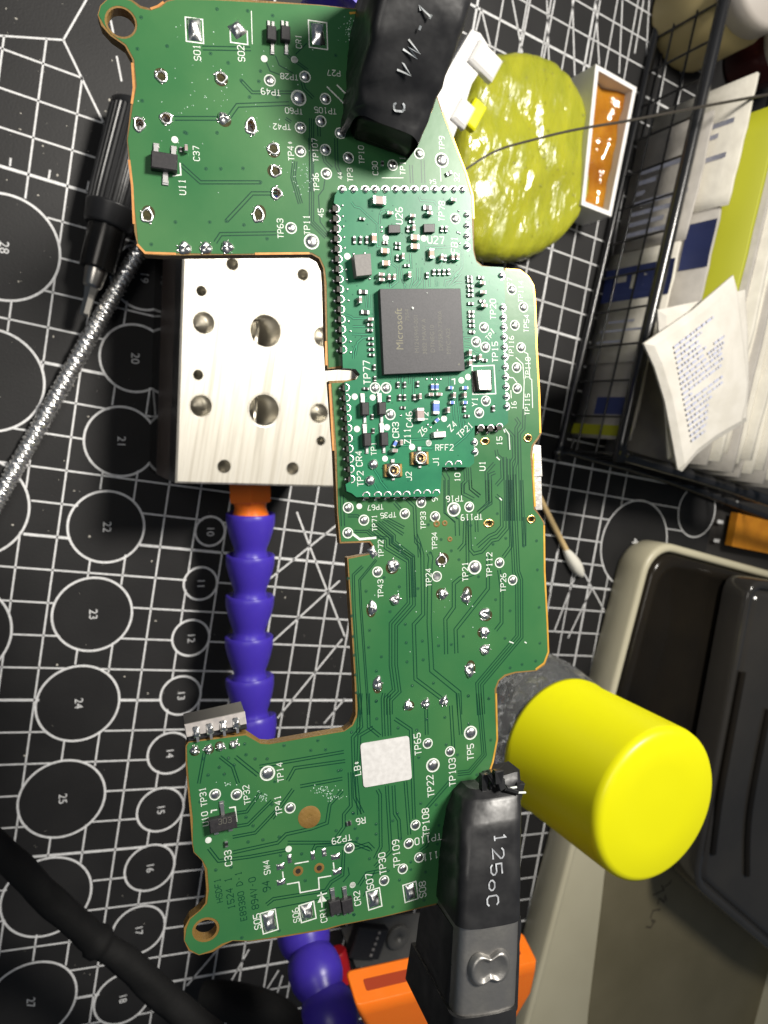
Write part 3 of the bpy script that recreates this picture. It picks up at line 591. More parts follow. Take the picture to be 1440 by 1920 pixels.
for i, (x, y, w2, h2) in enumerate(((845, 1175, 30, 62), (1010, 1152, 30, 62), (1090, 1130, 32, 60), (1172, 1160, 62, 40), (780, 1230, 55, 42), (785, 1340, 58, 40), (1182, 1265, 58, 40))):
    q = cp('F', x, y); k = .263889 * mmpx(*q); v = L2(*q); b = blob(w2*k, h2*k, .3, 20+i); link('solder_pad', b.mesh('solder_pad', [M['solder']]), pcb, (v[0], v[1], ZS), R_(6))
q = cp('Q', 570, 830); k = mmpx(*q); v = L2(*q); b = blob(14*k, 20*k, .5, 44); link('solder_pad', b.mesh('solder_pad', [M['solder']]), pcb, (v[0], v[1], Z1), R_(30))

# --- parts in small packages (body, legs) - local origin at the base
def me_sot(w2, h2, hh, legs):
    mb = MB(); mb.box((0, 0, hh*.55), (w2, h2, hh*.9), 0, hh*.12)
    for (x, y, lw, ll) in legs:
        mb.box((x, y, hh*.18), (lw, ll, .10), 1, .02); mb.box((x, y + math.copysign(ll*.42, y), .07), (lw*1.25, ll*.5, .14), 1, .05)
    return mb.mesh('transistor', [M['chip2'], M['tin']])
def package(name, c, x, y, w2, h2, hh, legs, ro, parent, h=0.0, z=None):
    q = cp(c, x, y); k = CR[c][2] * mmpx(*q, h); v = L2(*q, h)
    return link(name, me_sot(w2*k, h2*k, hh, [(a*k, -b*k, lw*k, ll*k) for a, b, lw, ll in legs]), parent, (v[0], v[1], ZS if z is None else z), R_(ro))
package('transistor', 'A', 455, 888, 140, 92, 1.0, ((-45, -70, 26, 55), (48, -70, 26, 55), (8, 75, 28, 60)), -2, pcb)
package('transistor', 'F', 368, 905, 190, 98, 1.0, ((8, -85, 26, 90), (-50, 60, 26, 40), (48, 60, 26, 40)), 6, pcb)
for x in (1030, 1105): package('diode', 'A', x, 198, 50, 76, .8, ((-12, -50, 14, 45), (12, -50, 14, 45), (8, 60, 18, 55)), 0, pcb)
for x, y in ((1160, 1500), (1246, 1490)): package('diode', 'F', x, y, 78, 98, .8, ((0, -72, 26, 75), (-18, 60, 16, 28), (20, 60, 16, 28)), 7, pcb)
mb = MB(); lab('F', '303', 385, 905, 10, 4, 1.05, ZS + 1.02, mbb=mb); mb.build('package_marking', M['mark2'], pcb)
@shared
def me_chip2(kind, l, w2):
    hh = {'t': .62, 'c': .72, 'r': .30, 'b': .42, 'w': .55}[kind] * (1 if l > .7 else .8); e = l * (.24 if kind in 'tcbw' else .30)
    mb = MB(); mb.box((0, 0, hh/2), (l - e*1.6, w2*.96, hh), 0, .03)
    for s in (-1, 1): mb.box((s*(l-e)/2, 0, hh/2), (e, w2, hh*1.04), 1, .05)
    body = {'t': 'ceram', 'c': 'ceram2', 'r': 'resis', 'b': 'bluec', 'w': 'whitec'}[kind]
    return mb.mesh('chip_part', [M[body], M['tin']])
def smd(c, x, y, ln, wd, ro, kind, parent, h=0.0, z=None):
    q = cp(c, x, y); k = mmpx(*q, h); v = L2(*q, h)
    nm = {'t': 'capacitor', 'c': 'capacitor', 'r': 'resistor', 'b': 'inductor', 'w': 'filter'}[kind]
    return link(nm, me_chip2(kind, round(ln*k, 2), round(wd*k, 2)), parent, (v[0], v[1], ZS if z is None else z), R_(ro + random.uniform(-3, 3)))
for c, x, y, l, ww, ro, kd in (('A', 545, 812, 10, 5, 92, 'r'), ('A', 572, 812, 13, 6, 92, 'c'), ('F', 1265, 920, 9, 8, 6, 'r'), ('F', 395, 1065, 11, 6, 96, 'r'), ('B', 532, 985, 10, 5, 90, 'r'), ('B', 930, 1045, 12, 7, 30, 'r')): smd(c, x, y, l, ww, ro, kd, pcb)

# --- four-way connector at the lower corner
q = cp('F', 322, 232); v = L2(*q); k = mmpx(*q); cn = MB(); a = R_(7.5)
cn.box((0, -3*k, -2.3), (112*k, 33*k, 4.9), 0, .25)
connector = link('pin_connector', cn.mesh('pin_connector', [M['connb']]), pcb, (v[0], v[1], 0), a)
mb = MB(); mb.box((0, 5*k, .30), (112*k, 24*k, .36), 0, .08); link('connector_cap', mb.mesh('connector_cap', [M['conng']]), connector, (0, 0, 0))
for i in range(4):
    x = (-36 + i*24.5) * k; mb = blob(13*k, 19*k, .55, 60+i)
    mb.box((0, -13*k, -.1), (5*k, 12*k, .25)); mb.box((0, 9*k, .2), (6*k, 7*k, .2), 0, .05)
    link('pin', mb.mesh('pin', [M['tin']]), connector, (x, -1*k, .50))
for x, y in ((170, 402), (268, 390), (357, 377), (450, 360)):
    q = cp('F', x, y); v = L2(*q); k = mmpx(*q); link('solder_joint', me_ring(8.5*k, 8.5*k, 0, x), pcb, (v[0], v[1], Z1 + .02))
# --- sticker (its printed code is left off)
mb = MB(); P = [L2(*q) for q in pl('G', '140,375 505,315 528,640 165,705')]
def rounded(P, r, n=4):
    out = []; m_ = len(P)
    for i in range(m_):
        p = Vector(P[i]); a = (Vector(P[i-1]) - p).normalized(); b = (Vector(P[(i+1) % m_]) - p).normalized()
        for t in range(n + 1): u = t / n; out.append(tuple((p + a*r*(1-u)**2 + b*r*u**2)))
    return out
mb.prism(rounded(P, .45), ZS, ZS + .09); mb.build('sticker', M['sticker'], pcb)
# --- metal shell of the socket under the right edge
for ya, yb in ((829, 893), (894, 956)):
    a, b, c, d = L2(985, ya, -1), L2(1019 - (1 if ya < 850 else 0), ya + (6 if ya < 850 else 0), -1), L2(1021, yb, -1), L2(985, yb, -1)
    mb = MB(); mb.prism([a, b, c, d], -4.6, -1.62); mb.build('socket_shell', M['shield'], pcb)
# --- flux residue flecks
mb = MB(); random.seed(5)
for c, x, y, sx, sy, n in (('F', 1080, 690, 110, 30, 45), ('F', 1160, 740, 70, 20, 25), ('F', 650, 735, 45, 40, 30), ('F', 410, 640, 60, 20, 14), ('A', 700, 500, 500, 400, 60), ('A', 1200, 950, 60, 120, 40), ('B', 340, 180, 60, 90, 50), ('O', 450, 480, 40, 60, 40), ('E', 700, 700, 400, 500, 30)):
    for _ in range(n):
        q = cp(c, random.gauss(x, sx*.5), random.gauss(y, sy*.5)); p = L2(*q)
        if inpoly(p, mk): mb.dome((p[0], p[1], ZG), random.uniform(.03, .11), .04, 6, 2, ry=random.uniform(.03, .09), rz=random.uniform(0, 3))
o = mb.build('residue_flecks', M['resid'], pcb); o['kind'] = 'stuff'

# ------------------------------------------------------------------ radio module soldered on the board
HM = 1.05                                                    # height of its top face
MOD = [(628, 366), (636, 353), (868, 353), (884, 366), (886, 470), (896, 499), (944, 501), (947, 560), (953, 792), (946, 798), (890, 798), (889, 868), (880, 876), (829, 876), (826, 926), (820, 931), (668, 932), (660, 925), (650, 921), (648, 908), (658, 902), (646, 716), (667, 712), (675, 702), (667, 692), (643, 690), (633, 388), (626, 380)]
mh = lambda x, y: L2(x, y, HM)
modo = [mh(*q) for q in MOD]
mb = MB(); mb.prism(modo, .10, HM, 0, side=1); module = mb.build('radio_module', [M['modmask'], M['modgap']], pcb)
module['label'] = 'brighter green radio module board with edge pads and the processor chip'
ZM = HM + .004
ml_ = MB()
for s in '''H|470,310 520,380 600,400 855,640 860,980 1050,1000 1080,1240 1160,1300 1170,1500 1060,1590;H|900,480 890,640;H|1050,430 920,450 900,500;H|1200,1250 1240,1500 1300,1580;H|1350,1080 1365,1310;H|1020,1300 1020,1580;H|960,1130 960,1330;H|680,1700 700,1900;H|740,1700 735,1900
I|200,220 230,290 430,300 480,370;I|300,1000 780,980 850,1040 850,1290 640,1560;I|110,1560 180,1480 180,1300;I|250,1290 250,1450 210,1540;I|360,1350 360,1580;I|460,1450 460,1580;I|590,1580 600,1490 690,1470 800,1400;I|80,1080 90,1310;I|560,1200 520,1280;I|700,1560 760,1520 850,1520;I|490,1500 490,1580
J|380,240 470,270 500,300 700,290;J|490,420 530,420 690,420;J|480,530 780,540;J|530,850 560,660 640,590 720,580;J|500,900 500,800 540,700;K|200,100 80,240;K|150,60 40,200;K|250,1110 330,1120;K|250,1190 320,1200 420,1290 500,1300;K|270,600 420,600;K|240,1060 340,1060;K|270,930 420,930
L|490,1440 570,1560 590,1620 690,1740;L|850,1000 1300,980;L|850,1090 1010,1080;L|1040,1110 1400,1120;L|500,1660 540,1740;L|870,60 870,160;L|910,60 920,330;L|1080,60 1080,340;L|1390,60 1390,260;M|380,260 380,380;M|410,430 430,770;M|460,500 500,850;M|520,700 540,860 640,860;M|0,1090 180,1090;M|200,260 200,360;M|240,260 240,360;M|430,1060 560,950 640,850
N|320,20 300,140;N|450,0 490,90 500,150;N|600,0 600,60 570,140;N|690,0 690,80 650,130;N|760,0 760,140;N|400,1320 400,1430;N|470,1320 470,1430;N|560,1310 560,1440;N|860,1310 860,1390;N|960,1300 960,1390;N|1300,1020 1360,1060'''.replace('\n', ';').split(';'):
    c, q = s.split('|'); tr(c, q, (-1.7, 1.7), .09, ml_, HM, ZM, 0); tr(c, q, (0,), .10, ml_, HM, ZM + .004, 1)
# pads of thicker mask behind the edge contacts
ml_.build('module_tracks', [M['modgap'], M['modlite']], module)
vb = MB(); random.seed(21)
for _ in range(190):
    p = (random.uniform(640, 948), random.uniform(362, 925)); 
    if inpoly(mh(*p), inset(modo, .5)): vb.lathe([(.085, 0), (.07, .008)], (*mh(*p), ZM), n=7, cap0=False)
o = vb.build('module_vias', M['modgap'], module); o['kind'] = 'stuff'
# edge contacts
def me_cast(seed):
    mb = MB(); n = 9; vs = []; fs = []
    for r, z in ((.34, 0.0), (.36, .05), (.50, .06), (.54, 0)):
        for i in range(n): a = math.pi * i / (n-1) - math.pi/2; vs.append((r*math.cos(a), r*math.sin(a), z))
    for l in range(3):
        for i in range(n-1): fs.append((l*n+i, l*n+n+i, l*n+n+i+1, l*n+i+1))
    mb.add(vs, fs, 0, True)
    mb.prism([(-.35, -.33), (.0, -.33)] + [(.33*math.cos(a), .33*math.sin(a)) for a in (-1.2, -.6, 0, .6, 1.2)] + [(0, .33), (-.35, .33)], -HM+.05, -.02, 1, side=1)
    mb.dome((-.45, 0, -HM+.06), .26, .2, 8, 3, 0)
    return mb.mesh('edge_contact', [M['tin'], M['hole']])
ECM = me_cast(1)
def me_blobc():
    mb = MB(); mb.dome((0, 0, -.02), .46, .34, 12, 4, 0, ry=.36); mb.dome((.12, 0, -HM+.05), .42, HM-.1, 10, 4, 0, ry=.36); mb.ring((0, 0, .01), .42, .56, 14, 0, None, 0, math.pi/2, 3*math.pi/2)
    return mb.mesh('edge_contact', [M['solder']])
EBM = me_blobc()
def contact(px, py, ro, me): v = mh(px, py); link('edge_contact', me, module, (v[0], v[1], HM + .006), R_(ro))
for i in range(15): contact(629.5 + (i*18.9)*.050, 391 + i*18.9, 0, ECM) if i < 15 and 391 + i*18.9 < 676 else None
for i in range(10): contact(648 + i*1.15, 727 + i*19.1, 0, ECM)
for x in (320, 385, 440, 495, 547, 607, 662, 714): q = cp('D', x, 866 - (x-320)*.02); contact(q[0], q[1] + (1 if x < 600 else -1), 90, ECM)
for x in (185, 248, 315, 370, 428, 485, 537, 592, 648, 705, 757, 812, 860): q = cp('C', x, 76); contact(q[0], q[1] + 1, -90, EBM)
for y in (220, 280, 338, 398): q = cp('C', 884, y); contact(q[0], q[1], 180+14, EBM)
q = cp('K', 795, 135); contact(*q, 180, EBM)
for i in range(11): contact(941.5 + i*.75, 577 + i*18.5, 180, EBM)
for x, y in ((965, 490), (1020, 490), (1070, 482), (785, 696), (838, 692)): q = cp('D', x, y); contact(*q, 90, ECM)
for x, y in ((925, 568), (928, 622)): q = cp('D', x, y); contact(*q, 180, EBM)
vb = MB()
for c, s in (('H', '335,365 340,525 350,680 360,840 370,1000 390,1325 400,1475 410,1620 425,1790 500,1090 670,1080 745,1465 920,690 925,755'), ('J', '455,645 460,805 425,340 455,485'), ('M', '120,305 175,308 228,310 275,308 130,820 165,850 238,880'), ('L', '895,635 1295,775 1340,810'), ('I', '800,445 780,765 815,780 815,930')):
    for q in pl(c, s): vb.dome((*mh(*q), ZM), .17, .13, 8, 3)
o = vb.build('solder_dots', M['solder'], module); o['kind'] = 'stuff'
# silkscreen of the module
ms = MB(); ZK = HM + .016
for t in 'H|U26|1185,515,12.5,90;I|TP78|545,450,11,90;I|U27|455,880,13,2;I|FB1|735,950,12,90;J|TP77|705,1110,13,92;K|TP20|675,640,11,92;K|TP15|705,1280,11,92;L|TP2|285,1580,11.5,93;L|CR4|265,1280,11.5,93;L|TP1|485,1130,10,93;L|CR3|815,850,11.5,92;L|C46|1020,690,11.5,92;L|Z11|990,940,11.5,92;L|J2|1010,1545,10.5,93;M|J1|222,1230,10.5,92;M|RFF2|320,1075,10.5,2;M|Z4|408,835,11,45;M|TP21|550,880,10.5,42;M|Z6|75,890,10.5,50;M|T2|105,725,10.5,92;M|Y1|660,560,10.5,90;K|TP|620,1050,9,45'.split(';'):
    c, txt, q = t.split('|'); x, y, hh, ro = map(float, q.split(',')); lab(c, txt, x, y, hh, ro, HM, ZK, mbb=ms)
ms.strip([mh(*q) for q in pl('K', '362,1492 690,1480 715,1905 372,1915')], .16, ZK, 0, True)
for s in ('640,940 680,990', ) : ms.strip([mh(*q) for q in pl('K', '640,930 690,1000')], .15, ZK)
ms.strip([mh(*q) for q in pl('M', '400,310 435,305 435,365')], .15, ZK)
for c, x, y, r in (('J', 520, 1470, 6), ('J', 790, 1482, 5.8), ('L', 235, 835, 6), ('L', 685, 810, 6), ('L', 655, 1280, 5.6), ('L', 1060, 1105, 6), ('L', 1310, 1045, 5.6), ('K', 200, 1705, 5.8), ('K', 300, 1655, 5.8), ('H', 410, 1125, 6.3), ('H', 985, 845, 6), ('I', 275, 855, 6), ('M', 315, 750, 5.8), ('M', 140, 1020, 5.2)):
    q = cp(c, x, y); ms.prism(circle(mh(*q), r*mmpx(*q, HM), 14), ZK, ZK)
ms.build('module_silkscreen', M['silk'], module)
# test points of the module
for c, x, y, t in (('C', 820, 240, 's'), ('C', 982, 852, 's'), ('C', 938, 933, 's'), ('C', 990, 963, 's'), ('D', 370, 262, 's'), ('D', 432, 262, 's'), ('D', 455, 412, 's'), ('D', 993, 335, 's'), ('D', 955, 402, 's')):
    q = cp(c, x, y); v = mh(*q); link('test_point', me_tp(.70, .50, 0), module, (v[0], v[1], ZK))
for x, y in ((478, 1365), (430, 1610)):
    q = cp('L', x, y); v = mh(*q); mb = MB(); mb.dome((0, 0, 0), .66, .46, 16, 6); link('test_point', mb.mesh('test_point', [M['solder']]), module, (v[0], v[1], ZM))
# processor
def quad_chip(name, pts, c, hh, ch, mats, parent, z0=None):
    top = HM + hh; z0 = HM + .06 if z0 is None else z0
    P = [L2(*q, top) for q in (pl(c, pts) if c else pts)]
    mb = MB(); P2 = inset(P, ch); mb.prism(P, z0, top - ch, 0); mb.add([(*p, top - ch) for p in P] + [(*p, top) for p in P2], [(i, (i+1) % 4, 4+(i+1) % 4, 4+i) if False else (4+i, 4+(i+1) % 4, (i+1) % 4, i) for i in range(4)], 0)
    mb.prism(P2, top, top, 0); return mb, top
mb, top = quad_chip('processor_chip', '215,1310 1308,1262 1250,150 160,155', 'N', .95, .04, None, module)
def chiptext(txt, x, y, hpx, rot, m):
    q = cp('N', x, y); font_text(mb, txt, L2(*q, top), hpx * mmpx(*q, top), rot, top + .006, m)
chiptext('Microsoft', 425, 700, 19.5, 92.5, 1)
chiptext('7554', 530, 510, 11, 92.5, 2)
for i, (t, y) in enumerate((('M1245945-001', 760), ('38S2 MAW A', 800), ('DTNEG10', 830), ('DP7SR2-7340A', 720), ('MYC-A22', 860))): chiptext(t, 655 + i*108, y, 11.5, 92.5, 2)
mb.prism(circle(L2(*cp('N', 1230, 1175), top), .16, 10), top + .004, top + .004, 2)
for x, y, r in ((600, 418, .20), (795, 212, .09), (335, 328, .05)): mb.dome((*L2(*cp('N', x, y), top), top), r, r*.8, 7, 3, 3)
mb.build('processor_chip', [M['chip'], M['mark'], M['mark2'], M['silk']], module)
for c, pts, hh, mt in (('H', '1030,775 1210,770 1205,648 1030,652', .55, 'chip2'), ('I', '280,765 445,760 445,635 275,638', .55, 'chip2'), ('H', '545,1425 780,1400 760,1080 505,1100', 1.3, 'ferrite')):
    mb, top = quad_chip('', pts, c, hh, .05, None, module); mb.build('power_chip' if mt == 'chip2' else 'power_inductor', M[mt], module)
# crystal can
mb, top = quad_chip('', '385,1875 660,1870 655,1550 370,1560', 'K', .25, .03, None, module); cry = mb.build('crystal', M['hole'], module)
mb, top = quad_chip('', '470,1850 655,1850 640,1545 430,1550', 'K', .85, .07, None, module)
for i in range(3): lab('K', '1200' if i != 1 else '8500', 520 + i*35, 1690, 3.6, 90, HM+.86, HM+.857, 1, mb)
mb.build('crystal_lid', [M['shield'], M['chip2']], module)
# diodes on the module
for x, y, w2, h2 in ((335, 540, 115, 190), (588, 535, 115, 185), (368, 1000, 115, 195), (622, 990, 115, 195)):
    package('diode', 'L', x, y, w2, h2, .85, ((-15, -150, 60, 130), (8, 130, 40, 110)), 2, module, HM, ZM)
# coaxial sockets
def me_coax():
    mb = MB(); mb.box((0, 0, .12), (1.9, 1.75, .24), 2, .05)
    for s in (-1, 1): mb.box((s*1.0, 0, .16), (.35, 1.6, .3), 1, .05)
    mb.box((0, 1.2, .1), (.5, .5, .2), 0, .04); mb.box((0, -1.1, .1), (.4, .3, .2), 0, .04)
    mb.lathe([(.80, .2), (.80, .72), (.74, .80), (.64, .80), (.60, .74), (.60, .30), (.18, .26)], n=24, m=0, cap0=False)
    mb.prism(circle((0, 0), .62, 20), .28, .29, 2)
    mb.lathe([(.17, .25), (.16, .62), (.06, .70)], n=10, m=1)
    return mb.mesh('coaxial_socket', [M['tin'], M['gold'], M['hole']])
CX = me_coax()
for x, y in ((785, 1455), (1185, 1272)): q = cp('L', x, y); v = L2(*q, HM + .4); link('coaxial_socket', CX, module, (v[0], v[1], ZM), R_(2))
# chip components of the module: crop, x, y, length, width (px), angle, kind
SM = '''H 872,305,25,15,2,c 1035,495,11,6,4,c 630,565,11,5,0,r 515,880,14,5.5,90,r 608,880,14,5.5,90,r 700,880,14,5.5,90,r 800,870,18,9.5,90,t 960,1055,16,9.5,2,t 975,1240,15.5,9.5,2,t 1370,535,11,6,0,c 1375,612,11,5,0,r 1315,720,11,5,90,r 1390,715,11,6,90,c 1410,855,17,10,0,t 1410,990,17,10,0,t 1165,935,11,5,0,r 1165,1000,11,5,0,r 1155,1150,11,5,90,r 1228,1140,11,5.5,90,c 1300,1265,11,5,0,r 1325,1415,11,6,90,c 905,1410,11,6,0,c 910,1490,11,6,0,c 1020,1450,11,5.5,90,c 1100,1450,11,5.5,90,c 645,1660,17,8,2,r 590,1790,13,6,90,c 980,920,10,6,0,r
I 325,400,16,8,0,r 345,495,11,6,0,c 545,720,11,5,90,r 612,720,11,5,90,r 700,295,11,6,0,c 380,1095,18,9.5,90,t 530,1155,11,6,90,c 595,1155,11,5,90,r 692,1150,11,6,90,c 765,1150,11,6,90,c 425,1365,11,5.5,90,r 500,1365,11,5.5,90,r 575,1365,11,5.5,90,r 648,1360,11,5.5,90,r 325,1410,11,5,90,r 960,1440,11,5.5,0,r 965,1500,11,5.5,0,r 970,1575,11,5.5,0,r 975,1640,11,5.5,0,r 975,1710,11,5.5,0,r 1130,1445,11,5.5,0,r 1135,1535,11,6,0,c 1145,1675,12,6,0,c 980,1835,11,5.5,0,r 1150,1800,11,5.5,0,r 1160,1875,11,6,0,c
J 675,205,16,8,0,r 745,320,11,6,0,c 750,395,11,5.5,0,r 750,475,11,5.5,0,r 760,600,11,5,0,r 765,680,11,5,0,r 770,765,11,5,0,r 775,845,11,5,0,r 815,1030,11,5,88,r 825,1200,10,5,90,r 690,1350,11,5,0,r 1170,1290,11,5,90,r 1270,1290,11,5,90,r 1040,1495,11,5.5,90,r 1195,1480,11,5.5,90,r 1270,1480,11,5,90,r 1415,1480,11,5.5,90,r 1245,1635,10,5,0,r
K 345,680,11,5.5,0,r 345,745,11,5.5,0,r 350,820,11,5.5,0,r 355,890,11,5.5,0,r 358,980,11,5.5,0,r 310,1300,11,6,90,c 385,1375,11,5,90,r 462,1365,11,6,90,c 315,1450,12,6.5,90,c 545,1405,11,5,0,r
L 1145,160,11,5,90,r 1165,350,11,5.5,90,c 1170,620,24,14,92,c 465,650,10,5,90,r 480,860,10,5,90,r 800,1055,13,6,60,b 885,1040,11,6,90,c 785,1160,11,7,0,c
M 180,395,12,6,90,b 230,395,12,6,90,b 160,480,10,6,0,c 245,480,12,6,0,c 222,625,25,12,90,b 350,655,11,6,90,c 230,770,11,6,45,b 255,930,24,11,4,w 385,405,10,6,0,b 545,405,12,6,0,b 415,490,11,6,90,c 535,485,11,6,90,c 400,570,10,6,0,b 545,570,10,6,0,b 545,640,11,5,90,r 570,720,10,5,0,r 870,635,11,5.5,90,r'''
random.seed(9)
for g in SM.split('\n'):
    c, *ps = g.split()
    for p in ps:
        x, y, l, ww, ro, kd = p.split(','); smd(c, float(x), float(y), float(l), float(ww), float(ro), kd, module, HM + .15, ZM)
#==REST==
# ------------------------------------------------------------------ holder: block, arms, nozzle
ZB = 42.0
A0 = at(329, 906, ZB); A1 = at(648, 914, ZB); A3 = at(346, 470, ZB)
ux = (A1 - A0); wB = ux.length; ux.normalize(); uy = Vector((-ux.y, ux.x, 0)); hB = (A3 - A0).dot(uy) + 14
hold = thing('helping_hand_stand', 'drilled aluminium block with violet-blue jointed arms and orange fittings', 'soldering stand', (A0.x, A0.y, 0))
def blk(px, py, z=ZB): v = at(px, py, z) - A0; return (v.dot(ux), v.dot(uy))
hl = [('e', 640, 115, 38), ('e', 1072, 180, 35), ('e', 450, 280, 33), ('e', 465, 475, 69), ('e', 845, 525, 97), ('e', 1195, 560, 57), ('e', 430, 795, 32), ('e', 448, 985, 69), ('e', 835, 1010, 95), ('e', 1172, 1030, 57), ('e', 1183, 1200, 27), ('e', 590, 1357, 42), ('e', 1010, 1370, 38)]
hs = []
for c, x, y, r in hl:
    q = cp(c, x, y); k = 1 / 7.3; hs.append((blk(*q), r * .3056 * (at(q[0]+.5, q[1], ZB) - at(q[0]-.5, q[1], ZB)).length * .97))
mb = MB(); fr = [(0, 0), (wB, 0), (wB, hB), (0, hB)]; frr = inset(fr, .5)
mb.prism(frr, 41.98, ZB, 0, [circle(c, r, 28) for c, r in hs], bottom=False)
mb.prism(fr, .2, 13, 1, bottom=True); mb.prism(fr, 13, 33, 2, bottom=False); mb.prism(fr, 33, ZB - .5, 3, bottom=False); mb.add([(*p, ZB-.5) for p in fr] + [(*p, ZB) for p in frr], [(i, (i+1) % 4, 4+(i+1) % 4, 4+i) for i in range(4)], 0)  # side colour steps from black to brown to near black with height
# remove the closed lid of the lower prism so that the bores are open
bad = [i for i, f in enumerate(mb.f) if all(abs(mb.v[k].z - (ZB - .5)) < 1e-4 for k in f) and len(f) == 3] + [i for i, f in enumerate(mb.f) if len(f) == 3 and (all(abs(mb.v[k].z - 13) < 1e-4 for k in f) or all(abs(mb.v[k].z - 33) < 1e-4 for k in f))]; bad.sort()
for i in reversed(bad): del mb.f[i]; del mb.m[i]; del mb.sm[i]
Rb = Matrix((ux, uy, Vector((0, 0, 1)))).transposed()
def inb(mb): mb.v = [Rb @ v + Vector((A0.x, A0.y, 0)) for v in mb.v]; return mb
block = inb(mb).build('base_block', [M['alu'], M['anod'], M['sidebrown'], M['sidedark']], hold)
for c, r in hs:
    mb = MB(); d = 17 if r > 5 else 13 if r > 3 else 9
    mb.lathe([(r*1.10, ZB+.03), (r*1.02, ZB-.05), (r, ZB-.5), (r, ZB-d), (.02, ZB-d-.3*r)], (c[0], c[1], 0), n=32, cap0=False)
    if r > 3.2: mb.box((c[0]+r*.15, c[1], ZB-d+1.5), (r*.22, r*1.7, 4), 0, .4)
    inb(mb).build('bore', M['bore'], block)
# orange fitting and arm on the near side of the block
def seg_mesh(L=12.6, R=7.4):
    mb = MB(); mb.lathe([(R*.80, .6), (R*.97, 0), (R, .35), (R, 1.8), (R*.985, 3.2), (R*.90, 6.0), (R*.77, 9.0), (R*.67, 10.8), (R*.66, 11.8), (R*.72, 13.0), (R*.78, 14.6), (R*.7, 16.0)], n=30); return mb
def ball_mesh(R=7.4):
    mb = MB(); mb.lathe([(R*.55, -1), (R*.62, 0), (R*.86, 1.2), (R*.98, 3.4), (R*1.03, 6.0), (R*1.0, 8.6), (R*.90, 10.6), (R*.80, 11.8), (R*.78, 12.4), (R*.7, 13.5)], n=30); return mb
SEG = seg_mesh().mesh('arm_segment', [M['blue']]); BAL = ball_mesh().mesh('arm_segment', [M['blue']])
def arm(name, pts, me, pitch, start=0.0, count=99, flip=False, scale=1.0):
    P = smooth_path([Vector(p) for p in pts], 12); o = Vector((A0.x, A0.y, 0))
    root = bpy.data.objects.new(name, None); col.objects.link(root); root.parent = hold; root.empty_display_size = .003
    d = start; n = 0
    def pos(d):
        a = 0
        for i in range(len(P) - 1):
            l = (P[i+1] - P[i]).length
            if a + l >= d: return P[i].lerp(P[i+1], (d - a) / l)
            a += l
        return None
    while n < count:
        a, b = pos(d), pos(d + pitch)
        if a is None or b is None: break
        t = (b - a) if not flip else (a - b)
        s = link('arm_segment', me, root, (a if not flip else b) - o); s.rotation_euler = t.to_track_quat('Z', 'Y').to_euler(); s.scale = (scale,) * 3
        d += pitch; n += 1
    return root
p0 = at(470, 962, 20); p1 = at(469, 1100, 20); p2 = at(467, 1230, 21); p3 = at(475, 1370, 24); p4 = at(500, 1520, 32); p5 = at(548, 1690, 42)
arm('flexible_arm', [p0, p1, p2, p3, p4, p5], SEG, 12.75)
c = at(468, 905, 20); d = (p0 - c); mb = MB(); dn = d.normalized()
mb.lathe([(6.9, -2), (6.9, 5.2), (6.5, 5.8)], c, dn, n=6, smooth=False); mb.lathe([(5.2, 5.5), (4.7, 7.5), (5.6, 10.5), (5.9, 12.0), (5.2, 13.4), (3, 14.2)], c, dn, n=26); mb.build('orange_fitting', M['orange'], hold)
# arm that rises from the far side of the block to the upper clip
q0 = at(487, 425, 20); arm('flexible_arm', [q0, at(505, 330, 34), at(545, 210, 62), at(620, 60, 95), at(690, -40, 118)], SEG, 12.75)
c = at(484, 440, 20); mb = MB(); mb.lathe([(6.9, -2), (6.9, 5), (5, 6), (5, 9)], c, q0 - c, n=6, smooth=False); mb.build('orange_fitting', M['orange'], hold)
# arm that rises at the bottom edge
# orange slotted nozzle that grips the lower clip
nz = MB(); zt = 108
def quadloop(c, e1, e2, n1, n2, k=4):
    P = [c - e1*n1 - e2*n2, c + e1*n1 - e2*n2, c + e1*n1 + e2*n2, c - e1*n1 + e2*n2]; out = []
    for i in range(4):
        p = P[i]; a = (P[i-1] - p); b = (P[(i+1) % 4] - p); r = min(n1, n2) * .35
        for t in range(k + 1): u = t / k; out.append(p + a.normalized()*r*(1-u)**2 + b.normalized()*r*u**2)
    return out
na, nb2 = at(668, 1872, zt), at(1008, 1790, zt); e1 = (nb2 - na).normalized(); nc = (na + nb2) / 2; axn = (at(835, 1960, 92) - at(835, 1830, zt)).normalized()
e2 = axn.cross(e1).normalized(); hw = (nb2 - na).length / 2
loops = []
for t, a, b in ((0, hw*.985, 3.4), (.25, hw, 3.8), (4, hw*.99, 4.4), (12, hw*.93, 6.0), (22, hw*.72, 7.6), (30, hw*.55, 8.0)): loops.append(quadloop(nc + axn*t - e2*0 + Vector((0, 0, -3)), e1, e2, a, b))
nz.loft(loops); nzl = nz
arm('flexible_arm', [at(556, 1716, 44), at(582, 1790, 56), at(606, 1868, 66), at(640, 1950, 74), at(720, 2060, 78), nc + axn*46 + Vector((0, 0, -4)), nc + axn*28 + Vector((0, 0, -3))], BAL, 11.2)
nozzle = nzl.build('slotted_nozzle', M['orange'], hold)
mb = MB(); mb.loft([quadloop(nc + axn*t + Vector((0, 0, -3)), e1, e2, hw*.86, 1.25) for t in (-.05, .02)]); mb.build('nozzle_slot', M['orangeshade'], nozzle)  # flat panel; the darkness inside the slot is put into its deeper orange

